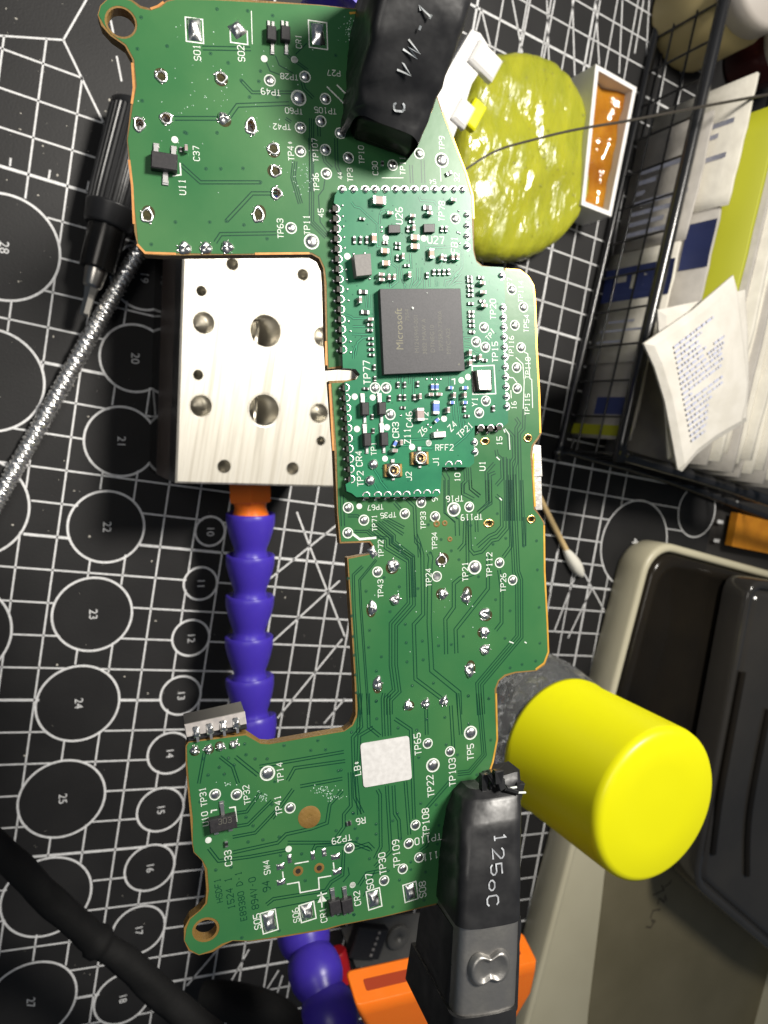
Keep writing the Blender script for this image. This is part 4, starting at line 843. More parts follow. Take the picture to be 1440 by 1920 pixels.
# ------------------------------------------------------------------ clips (built in the board's frame)
def clip_loft(secs, n=7):
    """secs: (px, py, half width px, top height mm, bottom height mm, ang)"""
    loops = []
    for (x, y, hwp, zt, zb, ang) in secs:
        c = bp(x, y, zt); hw = hwp * mmpx(x, y, zt); a = R_(ang); ex = Vector((math.cos(a), math.sin(a), 0)); lp = []
        r = min(1.6, (zt - zb) * .3, hw * .5)
        pts = [(-hw, zb)]
        pts += [(-hw + r - r*math.cos(t*math.pi/2/n), zt - r + r*math.sin(t*math.pi/2/n)) for t in range(n + 1)]
        pts += [(-hw*.3, zt + .18), (hw*.3, zt + .18)]
        pts += [(hw - r + r*math.sin(t*math.pi/2/n), zt - r + r*math.cos(t*math.pi/2/n)) for t in range(n + 1)]
        pts += [(hw, zb)]
        loops.append([Vector((c.x, c.y, 0)) + ex*u + Vector((0, 0, z)) for u, z in reversed(pts)])
    return loops
def interp(secs, k):
    out = []
    for i in range(len(secs) - 1):
        for j in range(k): t = j / k; out.append(tuple(a + (b - a) * t for a, b in zip(secs[i], secs[i+1])))
    return out + [secs[-1]]
def ztop(secs, y):
    for p, q in zip(secs, secs[1:]):
        if p[1] <= y <= q[1]: return p[3] + (q[3]-p[3]) * (y-p[1]) / (q[1]-p[1]) + .18
    return secs[-1][3]
def wrinkle(mb, amp, sc, seed=0):
    for v in mb.v: v += Vector((noise.noise(v*sc + Vector((seed, 0, 0))), noise.noise(v*sc + Vector((0, seed+9, 0))), noise.noise(v*sc + Vector((0, 3, seed))))) * amp
clipb = thing('alligator_clip', 'steel alligator clip with black heat shrink printed 125oC, gripping the lower edge', 'clip', BO, rot=BM, group='clips holding the board')
sb = interp([(932, 1476, 50, 3.2, -1.0, 0), (930, 1496, 58, 4.2, -2.2, 0), (927, 1545, 61, 5.6, -3.5, -1), (925, 1640, 62, 7.2, -5, -1), (923, 1737, 62, 8.0, -6, -2)], 7)
mb = MB(); mb.loft(clip_loft(sb)); wrinkle(mb, .10, .8); sleeve = mb.build('heat_shrink_sleeve', M['shrink'], clipb)
mb = MB(); random.seed(4)
def cp2(px, py, h): v = bp(px, py, h); return (v.x, v.y)
for i, ch in enumerate('125oC'):
    x, y = 937 - i*3.4, 1570 + i*29.5; h = ztop(sb, y); q = cp2(x, y, h); k = mmpx(x, y, h)
    for st in letters(ch):
        P = [(q[0] + yy*21*k, q[1] - xx*26*k) for xx, yy in st]; mb.strip([(*p, ztop(sb, 1570 + i*29.5 - (p[1]-q[1])/k) + .10) for p in P], .20, None, 0)
mb.build('sleeve_print', M['print'], sleeve)
# torn sleeve end with bright tears
mb = MB(); random.seed(2)
for i in range(10):
    P = [bp(905 + random.uniform(0, 70), 1455 + random.uniform(0, 28), 3 + random.uniform(0, 1.2)) for _ in range(5)]
    c = P[0]; mb.box((c.x, c.y, c.z), (random.uniform(.5, 2.2), random.uniform(.4, 1.2), random.uniform(.5, 1.4)), 0, .15, random.uniform(0, 3))
mb.loft(clip_loft(interp([(950, 1452, 30, 2.6, -1, 5), (945, 1480, 42, 3.3, -1.2, 2)], 3))); wrinkle(mb, .3, 1.2, 5); mb.build('torn_sleeve_end', M['shrink'], clipb)
mb = MB()
for a, b in (((921, 1462), (945, 1466)), ((945, 1476), (968, 1476)), ((955, 1483), (985, 1486))): mb.tube([bp(*a, 3.9), bp((a[0]+b[0])/2, (a[1]+b[1])/2 + 2, 4.3), bp(*b, 3.9)], .16, 6)
mb.build('bright_tears', M['silk'], clipb)
sm_ = interp([(923, 1735, 59, 7.85, -4, -2), (920, 1800, 60, 8.2, -5, -2), (915, 1905, 60, 8.6, -6, -2)], 4)
mb = MB(); mb.loft(clip_loft(interp([(921, 1738, 67, 6.6, -4.5, -2), (917, 1800, 69, 6.8, -5.2, -2), (911, 1910, 70, 7.0, -6.2, -2)], 4))); wrinkle(mb, .12, .6, 2); mb.build('lower_grip', M['shrink'], clipb)
mb = MB(); mb.loft(clip_loft(sm_)); jaw = mb.build('steel_body', M['clipst'], clipb)
mb = MB()
q0 = bp(918, 1814, 8.45); k = mmpx(918, 1814, 8.45); lob = []; nn = 64      # butterfly-shaped pressing: raised rim, dished middle
for i in range(nn):
    a = 2*math.pi*i/nn; rr = 21 + 15*abs(math.cos(a))**1.2; lob.append((rr*math.cos(a)*1.02, rr*math.sin(a)*(1.22 - .34*(abs(math.sin(a))**5)) ))
rings = [(1.12, -.25), (1.02, .25), (.92, .52), (.80, .46), (.62, .12), (.4, .05), (.02, .05)]
vs = [Vector((q0.x + x*s*k, q0.y + y*s*k, 8.5 + z)) for s, z in rings for x, y in lob]; fs = []
for l in range(len(rings) - 1):
    for i in range(nn): j2 = (i+1) % nn; fs.append((l*nn+i, l*nn+j2, l*nn+nn+j2, l*nn+nn+i))
mb.add(vs, fs, 0, True)
mb.build('pressed_rivet', M['clipst'], jaw)
mb = MB(); mb.loft(clip_loft(interp([(915, 1902, 64, 8.9, -7, -2), (910, 1990, 66, 9.0, -8, -2)], 3))); mb.build('handle_sleeve', M['shrink'], clipb)
# lower jaw: leans down to the left below the board
mb = MB(); lo = []
for (x, y, hwp, h) in ((856, 1590, 8, -1.7), (842, 1700, 16, -3.0), (838, 1800, 24, -5), (858, 1930, 44, -7)):
    c = bp(x, y, h); k = mmpx(x, y, h); lo.append([Vector((c.x - hwp*k, c.y, h-2)), Vector((c.x - hwp*k, c.y, h)), Vector((c.x + hwp*k, c.y, h+.6)), Vector((c.x + hwp*k, c.y, h-2))])
mb.loft(lo, smooth=False); mb.build('lower_jaw', M['clipdark'], clipb)

clipt = thing('alligator_clip', 'blurred clip wrapped in black heat shrink, gripping the upper edge of the board', 'clip', BO, rot=BM, group='clips holding the board')
st = interp([(842, -170, 105, 15, -2, 12), (812, -60, 103, 13.5, -2, 13), (790, 50, 98, 11.5, -2, 15), (762, 140, 88, 9, -1.5, 14), (740, 200, 77, 7.0, -1, 4), (731, 238, 65, 6.0, -.5, -14)], 7)
mb = MB(); mb.loft(clip_loft(st), cap=False); wrinkle(mb, .26, .55, 3); slt = mb.build('heat_shrink_sleeve', M['shrink'], clipt)
mb = MB()
sj = interp([(742, 190, 62, 5.2, .2, 6), (732, 236, 60, 4.4, .15, -10), (724, 262, 56, 2.2, .12, -12), (718, 274, 50, .8, .1, -12)], 4)
mb.loft(clip_loft(sj)); wrinkle(mb, .2, .9, 8); mb.build('jaw_tip', M['clipdark'], clipt)
mb = MB()
for ch, x, y, h, ro, sz in (('C', 747, 203, 7.45, 92, 24), ('V', 757, 134, 9.75, 62, 30), ('W', 770, 96, 10.7, 62, 34), ('-', 786, 55, 11.9, 72, 26), ('1', 796, 25, 12.3, 62, 30)):
    h = ztop(st, y) - .08; q = cp2(x, y, h); k = mmpx(x, y, h)
    for stt in letters(ch):
        cr, sr = math.cos(R_(ro)), math.sin(R_(ro)); mb.strip([(X, Y, ztop(st, y - (Y - q[1])/k) + .20) for X, Y in [(q[0] + (xx*cr - yy*sr)*sz*k*.8, q[1] + (xx*sr + yy*cr)*sz*k*.8) for xx, yy in stt]], .26, None, 0)
mb.build('sleeve_print', M['print2'], slt)

# ------------------------------------------------------------------ screwdriver, braid, cable
tip, hdl = at(158, 592, 9), at(262, 205, 10); ax = (hdl - tip).normalized(); Lh = (hdl - tip).length
scd = thing('screwdriver', 'black precision screwdriver with ribbed grip and a steel bit, under the board edge', 'screwdriver', (tip.x, tip.y, 0))
rb = lambda r, h, a: r * (1 + .030 * (1 if math.sin(a*34) > 0 else -1))
s0 = Lh * .52
mb = MB(); mb.lathe([(7.0, s0), (7.2, s0+5), (7.5, Lh-2)], tip, ax, n=136, rf=rb, smooth=False); mb.build('ribbed_grip', M['drv'], scd)
mb = MB(); mb.lathe([(6.0, s0-5.6), (6.1, s0-5.55), (6.5, s0-5.2), (6.6, s0-5.0), (7.2, s0-.4), (7.3, s0-.1), (7.3, s0+.3), (7.2, s0+.35), (6.8, s0+.4)], tip, ax, n=44); mb.build('collar', M['drv'], scd)
mb = MB(); mb.lathe([(2.6, Lh*.224), (2.7, Lh*.2242), (4.5, Lh*.2245), (4.6, Lh*.225), (4.75, Lh*.229), (4.8, Lh*.234), (5.3, s0-5.6), (5.3, s0-5.4)], tip, ax, n=40); mb.build('shaft', M['drvm'], scd)
mb = MB(); mb.lathe([(1.9, Lh*.135), (2.0, Lh*.136), (2.5, Lh*.145), (2.6, Lh*.15), (3.1, Lh*.224), (3.1, Lh*.23)], tip, ax, n=30); mb.build('bit_holder', M['bit'], scd)
mb = MB(); mb.lathe([(1.25, 0), (1.45, .6), (1.5, 5), (1.6, Lh*.10), (2.0, Lh*.136)], tip, ax, n=6, smooth=False); mb.build('bit', M['bit'], scd)
mb = MB(); mb.lathe([(7.4, Lh-2.2), (7.7, Lh-1.6), (7.7, Lh-.4), (7.2, Lh), (3, Lh+.2)], tip, ax, n=44); mb.build('end_cap', M['drv'], scd)
bp0 = [at(330, 352, 14), at(256, 478, 9), at(170, 628, 4.5), at(84, 782, 2.6), at(2, 926, 2.4), at(-60, 1040, 2.4)]
mb = MB(); P = smooth_path(bp0, 150)
mb.tube(P, 2.3, 24, rf=lambda t, a, L: 2.25 * (1 + .11 * math.sin(L*4.2 + a*3) * math.cos(L*1.1 - a*3) + .07*math.sin(L*4.2 + a*2)))
tag(mb.build('braided_cable', M['braid'], org=bp0[3]), 'silver braided cable lying straight across the mat past the screwdriver tip', 'cable').location = bp0[3]*S
cb = [at(-40, 1555, 46), at(30, 1622, 46), at(105, 1698, 46), at(180, 1762, 46), at(245, 1810, 48), at(330, 1888, 50), at(430, 1970, 54)]
mb = MB(); mb.tube(cb, 5, 20, sub=14, rf=lambda t, a, L: (3.2 + .6*t) * (1 + .14*noise.noise(Vector((L*.16, math.cos(a), math.sin(a)))) + .10*abs(math.cos(a + L*.05))) + (.8 if .42 < t < .62 and (L % 9) < 2 else 0))
tag(mb.build('black_cable', M['rubber'], org=cb[2]), 'thick blurred black cable crossing the lower left corner', 'cable').location = cb[2]*S
mb = MB(); P = [at(380, 1870, 14), at(440, 1880, 20), at(520, 1915, 26), at(560, 1990, 30)]; mb.tube(P, 6, 20, sub=8, rf=lambda t, a, L: 5 + 3*t)
tag(mb.build('black_sleeve', M['rubber'], org=P[1]), 'dark rubber sleeve at the bottom edge beside the blue arm', 'sleeve').location = P[1]*S

# ------------------------------------------------------------------ gel, lid, rosin box, strand
GO = [(870, 165), (885, 128), (915, 104), (965, 98), (1010, 108), (1046, 132), (1072, 166), (1090, 205), (1097, 250), (1097, 310), (1094, 368), (1078, 408), (1050, 445), (1015, 474), (975, 489), (930, 490), (890, 480), (868, 440), (850, 380), (842, 300), (848, 225)]
gc = at(968, 300, 2); gel = MB(); GP = smooth_path([at(*q, 8) for q in GO] + [at(*GO[0], 8)], 6)[:-1]; n1 = len(GP); vs = []; fs = []
prf = [(.92, .2), (.985, 2.0), (1.0, 5.0), (.99, 8.0), (.97, 10.5), (.935, 12.4), (.88, 13.6), (.80, 14.3), (.70, 14.7), (.58, 15.0), (.46, 15.2), (.34, 15.3), (.22, 15.4), (.11, 15.4), (.01, 15.4)]
for t, z in prf:
    for p in GP:
        q = gc + (Vector((p.x, p.y, 0)) - Vector((gc.x, gc.y, 0))) * t; q.z = z
        q.z += (noise.noise(q*.07)*1.6 + noise.noise(Vector((q.x*.30, q.y*.12, 3)))*.9) * (1 if z > 8 else .2); q += (Vector((q.x, q.y, 0)) - Vector((gc.x, gc.y, 0))).normalized() * noise.noise(q*.25)*.5
        vs.append(q)
for l in range(len(prf) - 1):
    for i in range(n1): k = (i+1) % n1; fs.append((l*n1+i, l*n1+k, l*n1+n1+k, l*n1+n1+i))
gel.add(vs, fs, 0, True); random.seed(12)
for _ in range(60):
    v = random.choice(vs[6*n1:]); gel.dome(v - Vector((0, 0, .15)), random.uniform(.2, .6), random.uniform(.15, .4), 7, 3)
tag(gel.build('gel_blob', M['gel'], org=gc), 'shiny yellow-green lump of gel beside the white plastic clip', 'gel').location = gc*S
lid = thing('white_plastic_clip', 'white plastic strip with two square tabs against the yellow-green gel', 'plastic clip', at(880, 150, 22))
mb = MB(); P = [at(*q, 25) for q in [(884, 56), (900, 62), (912, 80), (916, 104), (903, 128), (884, 158), (874, 190), (862, 225), (848, 262), (826, 250), (800, 215), (840, 130)]]
mb.prism([(p.x, p.y) for p in P], 22, 25); mb.build('strip', M['wplast'], lid)
for q, sz in (((914, 112), (10, 8, 3)), ((872, 210), (5.5, 8, 2.5))): p = at(*q, 27); mb = MB(); mb.box((p.x, p.y, 25.7), sz, 0, .9, R_(-20)); mb.build('tab', M['wplast'], lid)
p = at(891, 214, 25); mb = MB(); mb.box((p.x, p.y, 24), (5, 9, 3), 0, .6, R_(-20)); mb.build('yellow_pad', M['yellow'], lid)
zb = 16.0; Q = [at(*q, zb) for q in [(1090, 384), (1146, 406), (1194, 164), (1117, 120)]]
box = thing('rosin_box', 'small open white box filled with amber rosin beside the gel', 'box', (Q[0].x, Q[0].y, 0)); Qi = inset([(p.x, p.y) for p in Q], 1.6)
mb = MB(); mb.prism([(p.x, p.y) for p in Q], .1, zb, 0, [Qi]); mb.build('box_walls', M['wplast'], box)
mb = MB(); n = 16; vs = []; fs = []
for j in range(n+1):
    for i in range(n+1):
        u, v = i/n, j/n; a = Vector(Qi[0]).lerp(Vector(Qi[1]), u); b = Vector(Qi[3]).lerp(Vector(Qi[2]), u); p = a.lerp(b, v)
        vs.append((p.x, p.y, 10.0 + 1.6*noise.noise(Vector((u*3, v*6, 2))) + 2.2*(abs(u-.5)*2)**4))
for j in range(n):
    for i in range(n): a = j*(n+1)+i; fs.append((a, a+1, a+n+2, a+n+1))
mb.add(vs, fs, 0, True); mb.build('amber_rosin', M['amber'], box)
P = [at(872, 318, 62), at(930, 283, 62), at(1000, 262, 60), at(1080, 243, 58), at(1180, 226, 54), at(1290, 205, 50), at(1370, 190, 48), at(1470, 172, 46)]
mb = MB(); mb.tube(P, .5, 8, sub=8, rf=lambda t, a, L: .26 + .30*t); tag(mb.build('thin_strand', M['wired'], org=P[3]), 'thin dark strand arching over the gel and the wire basket', 'wire').location = P[3]*S

# ------------------------------------------------------------------ wire basket and what it holds
HB = 34.0
W0 = at(1236, 12, 0); W1 = at(1046, 842, 0); wd = (W1 - W0); WL = wd.length; wd.normalize(); inn = Vector((-wd.y, wd.x, 0))
if inn.x < 0: inn = -inn
def bk(s, z, d=0.0): return W0 + wd*(s*WL) + Vector((0, 0, z)) + inn*d
bas = thing('wire_basket', 'black wire mesh basket holding paper sachets', 'basket', W1)
mb = MB(); mb.tube([bk(-.25, HB), bk(.5, HB), bk(.975, HB), bk(.995, HB, 1.5), bk(1.0, HB, 6), bk(1.0, HB, 60), bk(1.02, HB, 140)], 2.3, 14, sub=3); mb.build('rim', M['wireb'], bas)
mb = MB(); mb.tube([bk(-.25, 1.6), bk(.5, 1.6), bk(.985, 1.6), bk(1.0, 1.6, 3), bk(1.0, 1.6, 60), bk(1.03, 1.6, 150)], 1.7, 12, sub=3); mb.build('base_rim', M['wireb'], bas)
for i in range(-3, 14): s = i / 13.0; mb = MB(); mb.tube([bk(s, 1), bk(s, HB)], .45, 8); mb.build('upright_wire', M['wireb'], bas)
for z in (11, 22): mb = MB(); mb.tube([bk(-.25, z), bk(1.0, z)], .42, 8); mb.build('long_wire', M['wireb'], bas)
for i in range(1, 12): mb = MB(); mb.tube([bk(1.0, 1, i*10), bk(1.0, HB, i*10)], .55, 8); mb.build('upright_wire', M['wireb'], bas)
for i in range(6): mb = MB(); mb.tube([bk(-.2, .9, 6 + i*13), bk(1.0, .9, 6 + i*13)], .5, 8); mb.build('floor_wire', M['wireb'], bas)
def sheet(s0, s1, z0, z1, d, th, bend=0.0, seed=0, lean=0.0, name='paper_sachet', m='paper', bands=(), label=None, group=None):
    mb = MB(); n = 10; L = []
    for dd in (0, th):
        for j in range(2):
            for i in range(n+1):
                s = s0 + (s1-s0)*i/n; z = (z0, z1)[j] + (0 if j == 0 else .6*noise.noise(Vector((i*.6, seed, 0))))
                L.append(bk(s, z, d + dd + bend*math.sin(math.pi*i/n) + lean*j + .5*noise.noise(Vector((i*.4, seed*3.1, j)))))
    fs = []; N = n+1
    for i in range(n): fs += [(i, i+1, N+i+1, N+i), (2*N+i, 3*N+i, 3*N+i+1, 2*N+i+1), (N+i, N+i+1, 3*N+i+1, 3*N+i), (i, 2*N+i, 2*N+i+1, i+1)]
    fs += [(0, N, 3*N, 2*N), (n, 2*N+n, 3*N+n, N+n)]
    mb.add(L, fs, 0, True)
    root = mb.build(name, M[m], org=bk(s0, z0, d)); root.location = bk(s0, z0, d)*S
    for (a, b, za, zc, bm) in bands:
        q = MB(); pts = []
        k = 5
        for i in range(k+1):
            t = a + (b-a)*i/k; s = s0 + (s1-s0)*t
            for zz in (za, zc):
                zf = z0 + (z1-z0)*zz; pts.append(bk(s, zf, d - .12 + bend*math.sin(math.pi*t) + lean*zz + .5*noise.noise(Vector((t*n*.4, seed*3.1, zz)))))
        q.add(pts, [(2*i, 2*i+2, 2*i+3, 2*i+1) for i in range(k)]); c = q.build('printed_band', M[bm], root, org=bk(s0, z0, d))
    if label: tag(root, label, 'sachet', group)
    return root
txt1 = [(.30 + .09*i, .34 + .09*i, .12, .88 - (i % 3)*.12, 'inkb') for i in range(7)]
sheet(.29, .55, 1.5, 36, 3.5, 1.0, .8, 1, 1.5, m='paperg', bands=txt1, label='grey paper sachet printed with small text behind the basket mesh', group='sachets behind the mesh')
sheet(.555, .80, 1.5, 35, 3.0, 1.2, .6, 2, 1.2, m='paper', bands=[(.14, .44, 0, 1, 'bluep'), (.22, .27, .2, .34, 'paper'), (.22, .34, .42, .50, 'paper'), (.21, .33, .60, .66, 'paper'), (.21, .34, .72, .86, 'paper'), (.62, .64, .2, .6, 'inkb'), (.70, .72, .1, .8, 'inkb'), (.80, .82, .1, .5, 'inkb')], label='white sachet with a wide navy band behind the basket mesh', group='sachets behind the mesh')
sheet(.80, .965, 1.5, 32, 3.8, 1.2, .6, 3, 1.2, m='paperg', bands=[(.45, .68, .30, .8, 'bluep'), (.82, .96, .0, 1, 'yelp')], label='sachet with a small navy block and a yellow-green stripe behind the mesh', group='sachets behind the mesh')
sheet(.22, .48, 1.5, 46, 9, 1.2, .5, 4, 2, m='paper', bands=txt1[:4], label='tall cream sachet standing inside the basket behind the rim', group='sachets in the basket')
sheet(.48, .72, 1.5, 43, 9.5, 1.2, .5, 5, 2, m='paperg', bands=[(.1, .5, .7, 1, 'bluep')], label='grey sachet with navy print just inside the basket rim', group='sachets in the basket')
sheet(.27, .76, 1.5, 51, 17, 1.6, .6, 6, 2.5, m='yelp', label='yellow-green card standing among the sachets in the basket', group='sachets in the basket')
ORD = 'first second third fourth fifth sixth seventh eighth ninth tenth eleventh twelfth thirteenth fourteenth fifteenth sixteenth seventeenth'.split()
for i in range(17):
    sheet(.29 + .012*(i % 5) - .006*(i % 3), .985 - .012*(i % 4), 1.5, 50 + 3*math.sin(i*2.1) - .2*i, 23 + i*3.0, 1.5 + .5*(i % 2), 1.0*math.sin(i), 10+i, 3, m='paper' if i % 4 else 'paperg', label=ORD[i] + ' sachet right of the yellow-green card in the filed row', group='row of filed sachets')
def packet(name, poly, z, tilt, m, label, text=None):
    P = [at(*q, z) for q in poly]; c = sum(P, Vector()) / len(P)
    mb = MB(); Q = [(p.x, p.y) for p in P]; Pi = inset(Q, 2.2)
    hgt = lambda x, y: z + tilt[0]*(x-c.x) + tilt[1]*(y-c.y)
    n = len(Q); vs = [(x, y, hgt(x, y)) for x, y in Q] + [(x, y, hgt(x, y) + 1.3) for x, y in Pi] + [(c.x, c.y, hgt(c.x, c.y) + 1.9)] + [(x, y, hgt(x, y) - .7) for x, y in Q]
    fs = [(i, (i+1) % n, n+(i+1) % n, n+i) for i in range(n)] + [(n+i, n+(i+1) % n, 2*n) for i in range(n)] + [(i, 2*n+1+i, 2*n+1+(i+1) % n, (i+1) % n) for i in range(n)] + [tuple(2*n+1+i for i in reversed(range(n)))]
    mb.add(vs, fs, 0, False); o = mb.build(name, M[m], org=c); o.location = c*S; tag(o, label, 'packet')
    if text:
        q = MB(); random.seed(6)
        for (a, b) in text:
            A, B = at(*a, z), at(*b, z); L = (B - A); k = max(2, int(L.length / 1.6)); t = 0.0
            while t < 1:
                l = random.uniform(.6, 3.0) / L.length; e = min(1, t + l); p, r = A + L*t, A + L*e
                q.strip([(p.x, p.y, hgt(p.x, p.y) + 2.02), (r.x, r.y, hgt(r.x, r.y) + 2.02)], .85); t = e + .55 / L.length
        q.build('printed_text', M['inkb'], o, org=c)
    return o
packet('wipe_packet', [(1233, 581), (1317, 563), (1397, 543), (1402, 620), (1404, 716), (1400, 790), (1262, 858), (1254, 861), (1250, 793), (1240, 690)], 57, (0, 0), 'pinkp', 'plain white packet underneath the printed white packet')
tx = []
for i in range(19):
    t = i / 18; a = Vector((1255, 652)).lerp(Vector((1288, 826)), t); ln = [92, 62, 55, 58, 66, 60, 62, 98, 96, 90, 20, 88, 86, 58, 50, 46, 42, 38, 32][i]; dv = Vector((.80, -.60)) if i > 1 else Vector((.80, -.62)); b = a + dv*ln; tx.append(((a.x, a.y), (b.x, b.y)))
tx += [((1330, 645), (1350, 630)), ((1318, 664), (1348, 642)), ((1322, 670), (1346, 652))]
packet('wipe_packet', [(1207, 644), (1300, 580), (1375, 516), (1383, 546), (1393, 630), (1403, 718), (1400, 752), (1390, 797), (1340, 826), (1306, 852), (1279, 884), (1271, 880), (1258, 810), (1247, 753), (1228, 690)], 60.5, (0, 0), 'pinkp', 'white packet printed with lines of pale blue text on top of the sachets', tx)
# ------------------------------------------------------------------ cotton swab
sw = thing('cotton_swab', 'cotton swab with paper stick lying on the mat right of the board', 'cotton swab', at(1060, 1030, 0))
a, b, c = at(1008, 925, 2.2), at(1066, 1040, 2.2), at(1088, 1074, 2.2); mb = MB(); mb.tube([a, b], 1.15, 12); mb.build('stick', M['stick'], sw)
dn = (c - b).normalized(); mb = MB(); mb.lathe([(1.1, -3), (2.0, 0), (2.6, 4), (2.7, 7), (2.0, 10.5), (.9, 12.5), (.05, 13.2)], b, dn, n=18); wrinkle(mb, .2, 1.2); mb.build('cotton_bud', M['cotton'], sw)
# ------------------------------------------------------------------ cream tray and cases
ZT = 16.0; T0 = at(1222, 1010, ZT); T1 = at(985, 1925, ZT); td = (T1 - T0).normalized(); tn = Vector((-td.y, td.x, 0))
if tn.x < 0: tn = -tn
TLn = (T1 - T0).length + 60; TW = 190.0
tray = thing('cream_tray', 'cream plastic tray with a rounded rim behind the yellow-capped bottle', 'tray', T0)
def tp_(a, b): p = T0 + td*a + tn*b; return (p.x, p.y)
def rrect(a0, a1, b0, b1, r, n=8):
    out = []
    for (ca, cb, st) in ((a0+r, b0+r, math.pi), (a1-r, b0+r, -math.pi/2), (a1-r, b1-r, 0), (a0+r, b1-r, math.pi/2)):
        for i in range(n+1): t = st + math.pi/2*i/n; out.append((ca + r*math.cos(t), cb + r*math.sin(t)))
    return [tp_(*q) for q in out]
mb = MB(); prof = [(1.5, .1, 13), (.2, 3, 14), (-.2, ZT-1.6, 14), (.2, ZT-.5, 14), (1.0, ZT, 13.5), (2.2, ZT, 12.5), (3.0, ZT-.5, 12), (3.4, ZT-1.6, 11.5), (3.9, 3.0, 10), (4.6, 2.2, 9.5)]
loops = [[Vector((*p, z)) for p in rrect(e, TLn-e, e, TW-e, r)] for e, z, r in prof]; mb.loft(loops, cap=True); mb.build('tray_shell', M['cream'], tray)
P = [at(*q, 2.6) for q in [(1150, 1500), (1330, 1560), (1600, 1700), (1600, 2100), (1088, 2100), (1104, 1900), (1128, 1700)]]; mb = MB(); mb.prism([(p.x, p.y) for p in P], 2.3, 2.6)  # added sheet; the dimness of the tray floor is put into its colour
kr = mb.build('shade_sheet', M['shade'], org=P[0]); tag(kr, 'olive-brown kraft sheet with a pencilled note, added on the floor of the cream tray', 'sheet'); kr.location = P[0]*S
mb = MB(); random.seed(8)
for j, (x, y) in enumerate(((1222, 1715), (1236, 1692), (1228, 1676), (1245, 1660), (1215, 1735))):
    P = []
    for i in range(6): p = at(x + i*3.2 + random.uniform(-5, 5), y + random.uniform(-7, 7) - i*2, 2.64); P.append((p.x, p.y))
    mb.strip(P, .8, 2.64)
mb.build('pencilled_note', M['pencil'], kr)
mb = MB(); mb.loft([[Vector((*p, z)) for p in rrect(3.9+e, 122-e, 5.0+e, 186-e, 11)] for e, z in ((0, 3.2), (0, ZT-1.2), (1.2, ZT+.2), (5, ZT+.2), (6, ZT-1.6), (40, ZT-1.8))])
tag(mb.build('smoked_case', M['smoke'], org=T0), 'dark glossy smoked plastic case resting in the cream tray', 'case').location = T0*S
cs = thing('storage_case', 'grey translucent storage case at the right edge of the tray', 'case', at(1400, 1500, 17.4)); ZC = 30.0
C0 = [at(*q, ZC) for q in [(1408, 1085), (1600, 1115), (1640, 1900), (1452, 1790), (1300, 1660)]]; C0 = [(p.x, p.y) for p in C0]
RD = lambda d: rounded(inset(C0, d), max(2.0, 9 - d*.6), 5)
mb = MB(); mb.loft([[Vector((*p, z)) for p in RD(d)] for d, z in ((0, 17.4), (0, ZC-1.2), (.5, ZC), (3.2, ZC), (3.8, ZC-2.5), (5.2, ZC-2.6), (5.8, ZC-.6), (7.5, ZC-.4))]); mb.build('case_body', M['smokeg'], cs)
for a, b, c in (((1392, 1260), (1352, 1480), (1336, 1600)), ((1440, 1330), (1405, 1520), (1400, 1640))):
    mb = MB(); mb.tube([at(*a, ZC), at(*b, ZC), at(*c, ZC)], 1.6, 10, sub=6); mb.build('case_rib', M['smoke'], cs)
# ------------------------------------------------------------------ yellow-capped bottle
zt_, zb_ = 114.0, 79.0; bt = at(1236, 1513, zt_); bc = Vector((bt.x, bt.y, 0)); rC = 163 * (at(1200, 1507.5, zt_) - at(1200, 1506.5, zt_)).length * .885
bot = thing('bottle', 'clear bottle with a smooth bright yellow cap right of the lower clip', 'bottle', bc + Vector((0, 0, 2.4)))
mb = MB(); mb.lathe([(rC*.97, zb_-2), (rC*1.0, zb_-1.6), (rC*1.005, zb_-.2), (rC*.99, zb_+.2), (rC*.985, zt_-2.6), (rC*.97, zt_-1.2), (rC*.93, zt_-.35), (rC*.88, zt_), (rC*.5, zt_-.25), (rC*.3, zt_-.35), (.02, zt_-.3)], bc, n=160, rf=lambda q, hh, a: q * (1 + (.0022*math.sin(a*40) + .002*math.sin(a*7) if zb_+1 < hh < zt_-3 else 0))); mb.build('yellow_cap', M['yellow'], bot)
mb = MB(); rB = rC*1.12; mb.lathe([(rB*.9, 2.5)] + [(rB * (1 if z < 60 else 1 - .26*((z-60)/24)**2), z) for z in range(5, 85, 3)], bc, n=64, rf=lambda q, hh, a: q * (1 + .045*noise.noise(Vector((math.cos(a)*2.2, math.sin(a)*2.2, hh*.09))) + .02*noise.noise(Vector((math.cos(a)*6, math.sin(a)*6, hh*.3))))); mb.build('clear_body', M['clear'], bot)
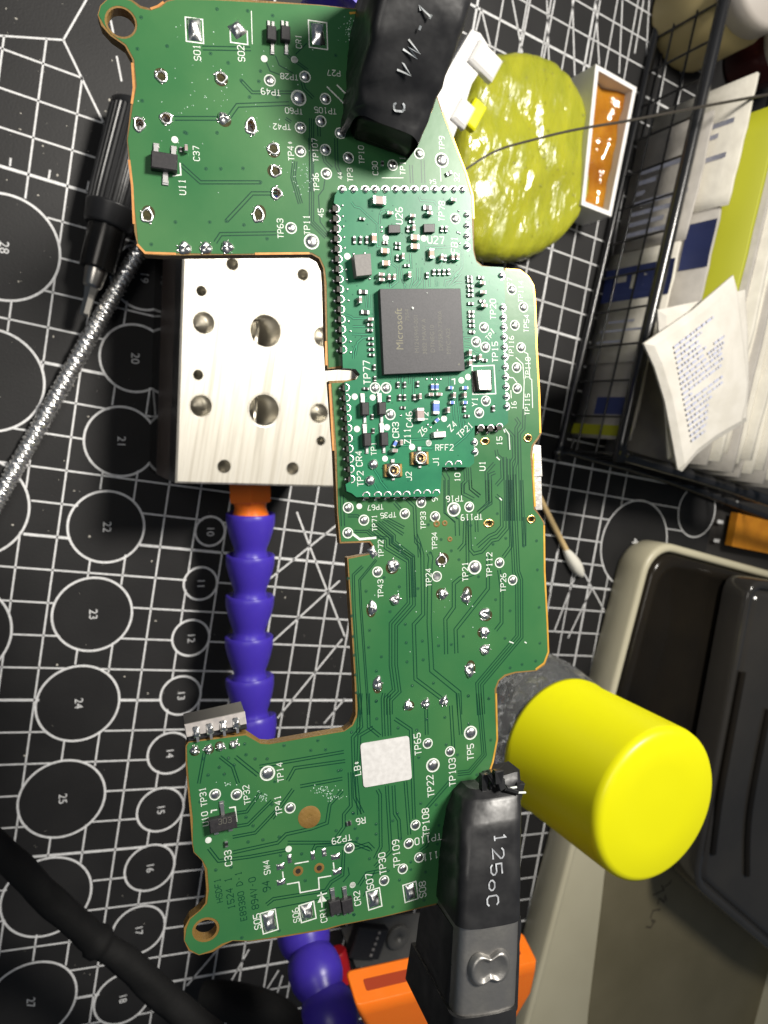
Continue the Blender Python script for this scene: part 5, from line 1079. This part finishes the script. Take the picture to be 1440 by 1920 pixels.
# ------------------------------------------------------------------ small things further back
P = [at(*q, 4) for q in [(1384, 962), (1475, 985), (1475, 1045), (1372, 1024)]]
mb = MB(); mb.prism([(p.x, p.y) for p in P], .2, 4); tag(mb.build('orange_pad', M['orangeb'], org=P[0]), 'flat orange pad beyond the tray and the basket', 'pad').location = P[0]*S
P = at(640, 1812, 6); rd = thing('red_cap', 'small red plastic cap on the mat beside the blue arm', 'cap', (P.x, P.y, 0)); a, b = at(632, 1782, 5), at(646, 1838, 6)
mb = MB(); mb.lathe([(2.9, 0), (3.3, .6), (3.3, 6), (2.9, (b-a).length)], a, b-a, n=24); mb.build('cap_shell', M['red'], rd)
P = at(690, 1768, 4); ic = thing('small_circuit_module', 'small dark module with a pin row lying below the board', 'module', (P.x, P.y, 0))
mb = MB(); mb.box((P.x, P.y, 2.6), (14, 12, 5), 0, .5, R_(-12)); mb.build('module_body', M['chip2'], ic)
for i in range(5): mb = MB(); mb.box((P.x + 1.5 + i*.5, P.y - 4.4 + i*2.2, 5.3), (1.0, .9, .5), 0, .1); mb.build('pin', M['conng'], ic)
P = [at(*q, 1) for q in [(640, 1742), (700, 1722), (800, 1712), (838, 1730), (815, 1795), (770, 1800), (668, 1815)]]
mb = MB(); mb.prism([(p.x, p.y) for p in P], .1, .9); tag(mb.build('grey_film_bag', M['greyp'], org=P[0]), 'crumpled grey film bag under the lower edge of the board', 'bag').location = P[0]*S
P = at(747, 1758, 2); mb = MB(); mb.lathe([(4.8, 0), (5, .4), (5, 1.2), (4.6, 1.6), (1.0, 1.6), (.9, 1.0), (.02, 1.0)], (P.x, P.y, 1), n=30); tag(mb.build('grey_disc', M['greyp'], org=P), 'round grey disc with a centre hole on the film bag', 'disc').location = P*S
P = at(1402, -20, 30); j = thing('cream_jar', 'cream jar with a pale lid in the top right corner', 'jar', (P.x, P.y, 0)); mb = MB(); mb.lathe([(17, .1), (18, 2), (18, 26), (16.5, 29)], (P.x, P.y, 0), n=40); mb.build('jar_body', M['jar'], j)
mb = MB(); mb.lathe([(16.5, 29), (17, 30), (17, 38), (15.5, 40), (.02, 40.2)], (P.x, P.y, 0), n=40); mb.build('jar_lid', M['jarw'], j)
P = at(1462, 92, 18); j = thing('maroon_jar', 'pale jar with a dark red front at the right edge near the top', 'jar', (P.x, P.y, 0)); mb = MB(); mb.lathe([(11, .1), (12, 2), (12, 20)], (P.x, P.y, 0), n=36); mb.build('jar_body', M['maroon'], j)
mb = MB(); mb.lathe([(12.3, 20), (12.6, 21), (12.6, 26), (11.6, 27.5), (.02, 27.6)], (P.x, P.y, 0), n=36); mb.build('jar_lid', M['jarw'], j)
for o in bpy.data.objects:
    if '_o' in o.keys(): del o['_o']
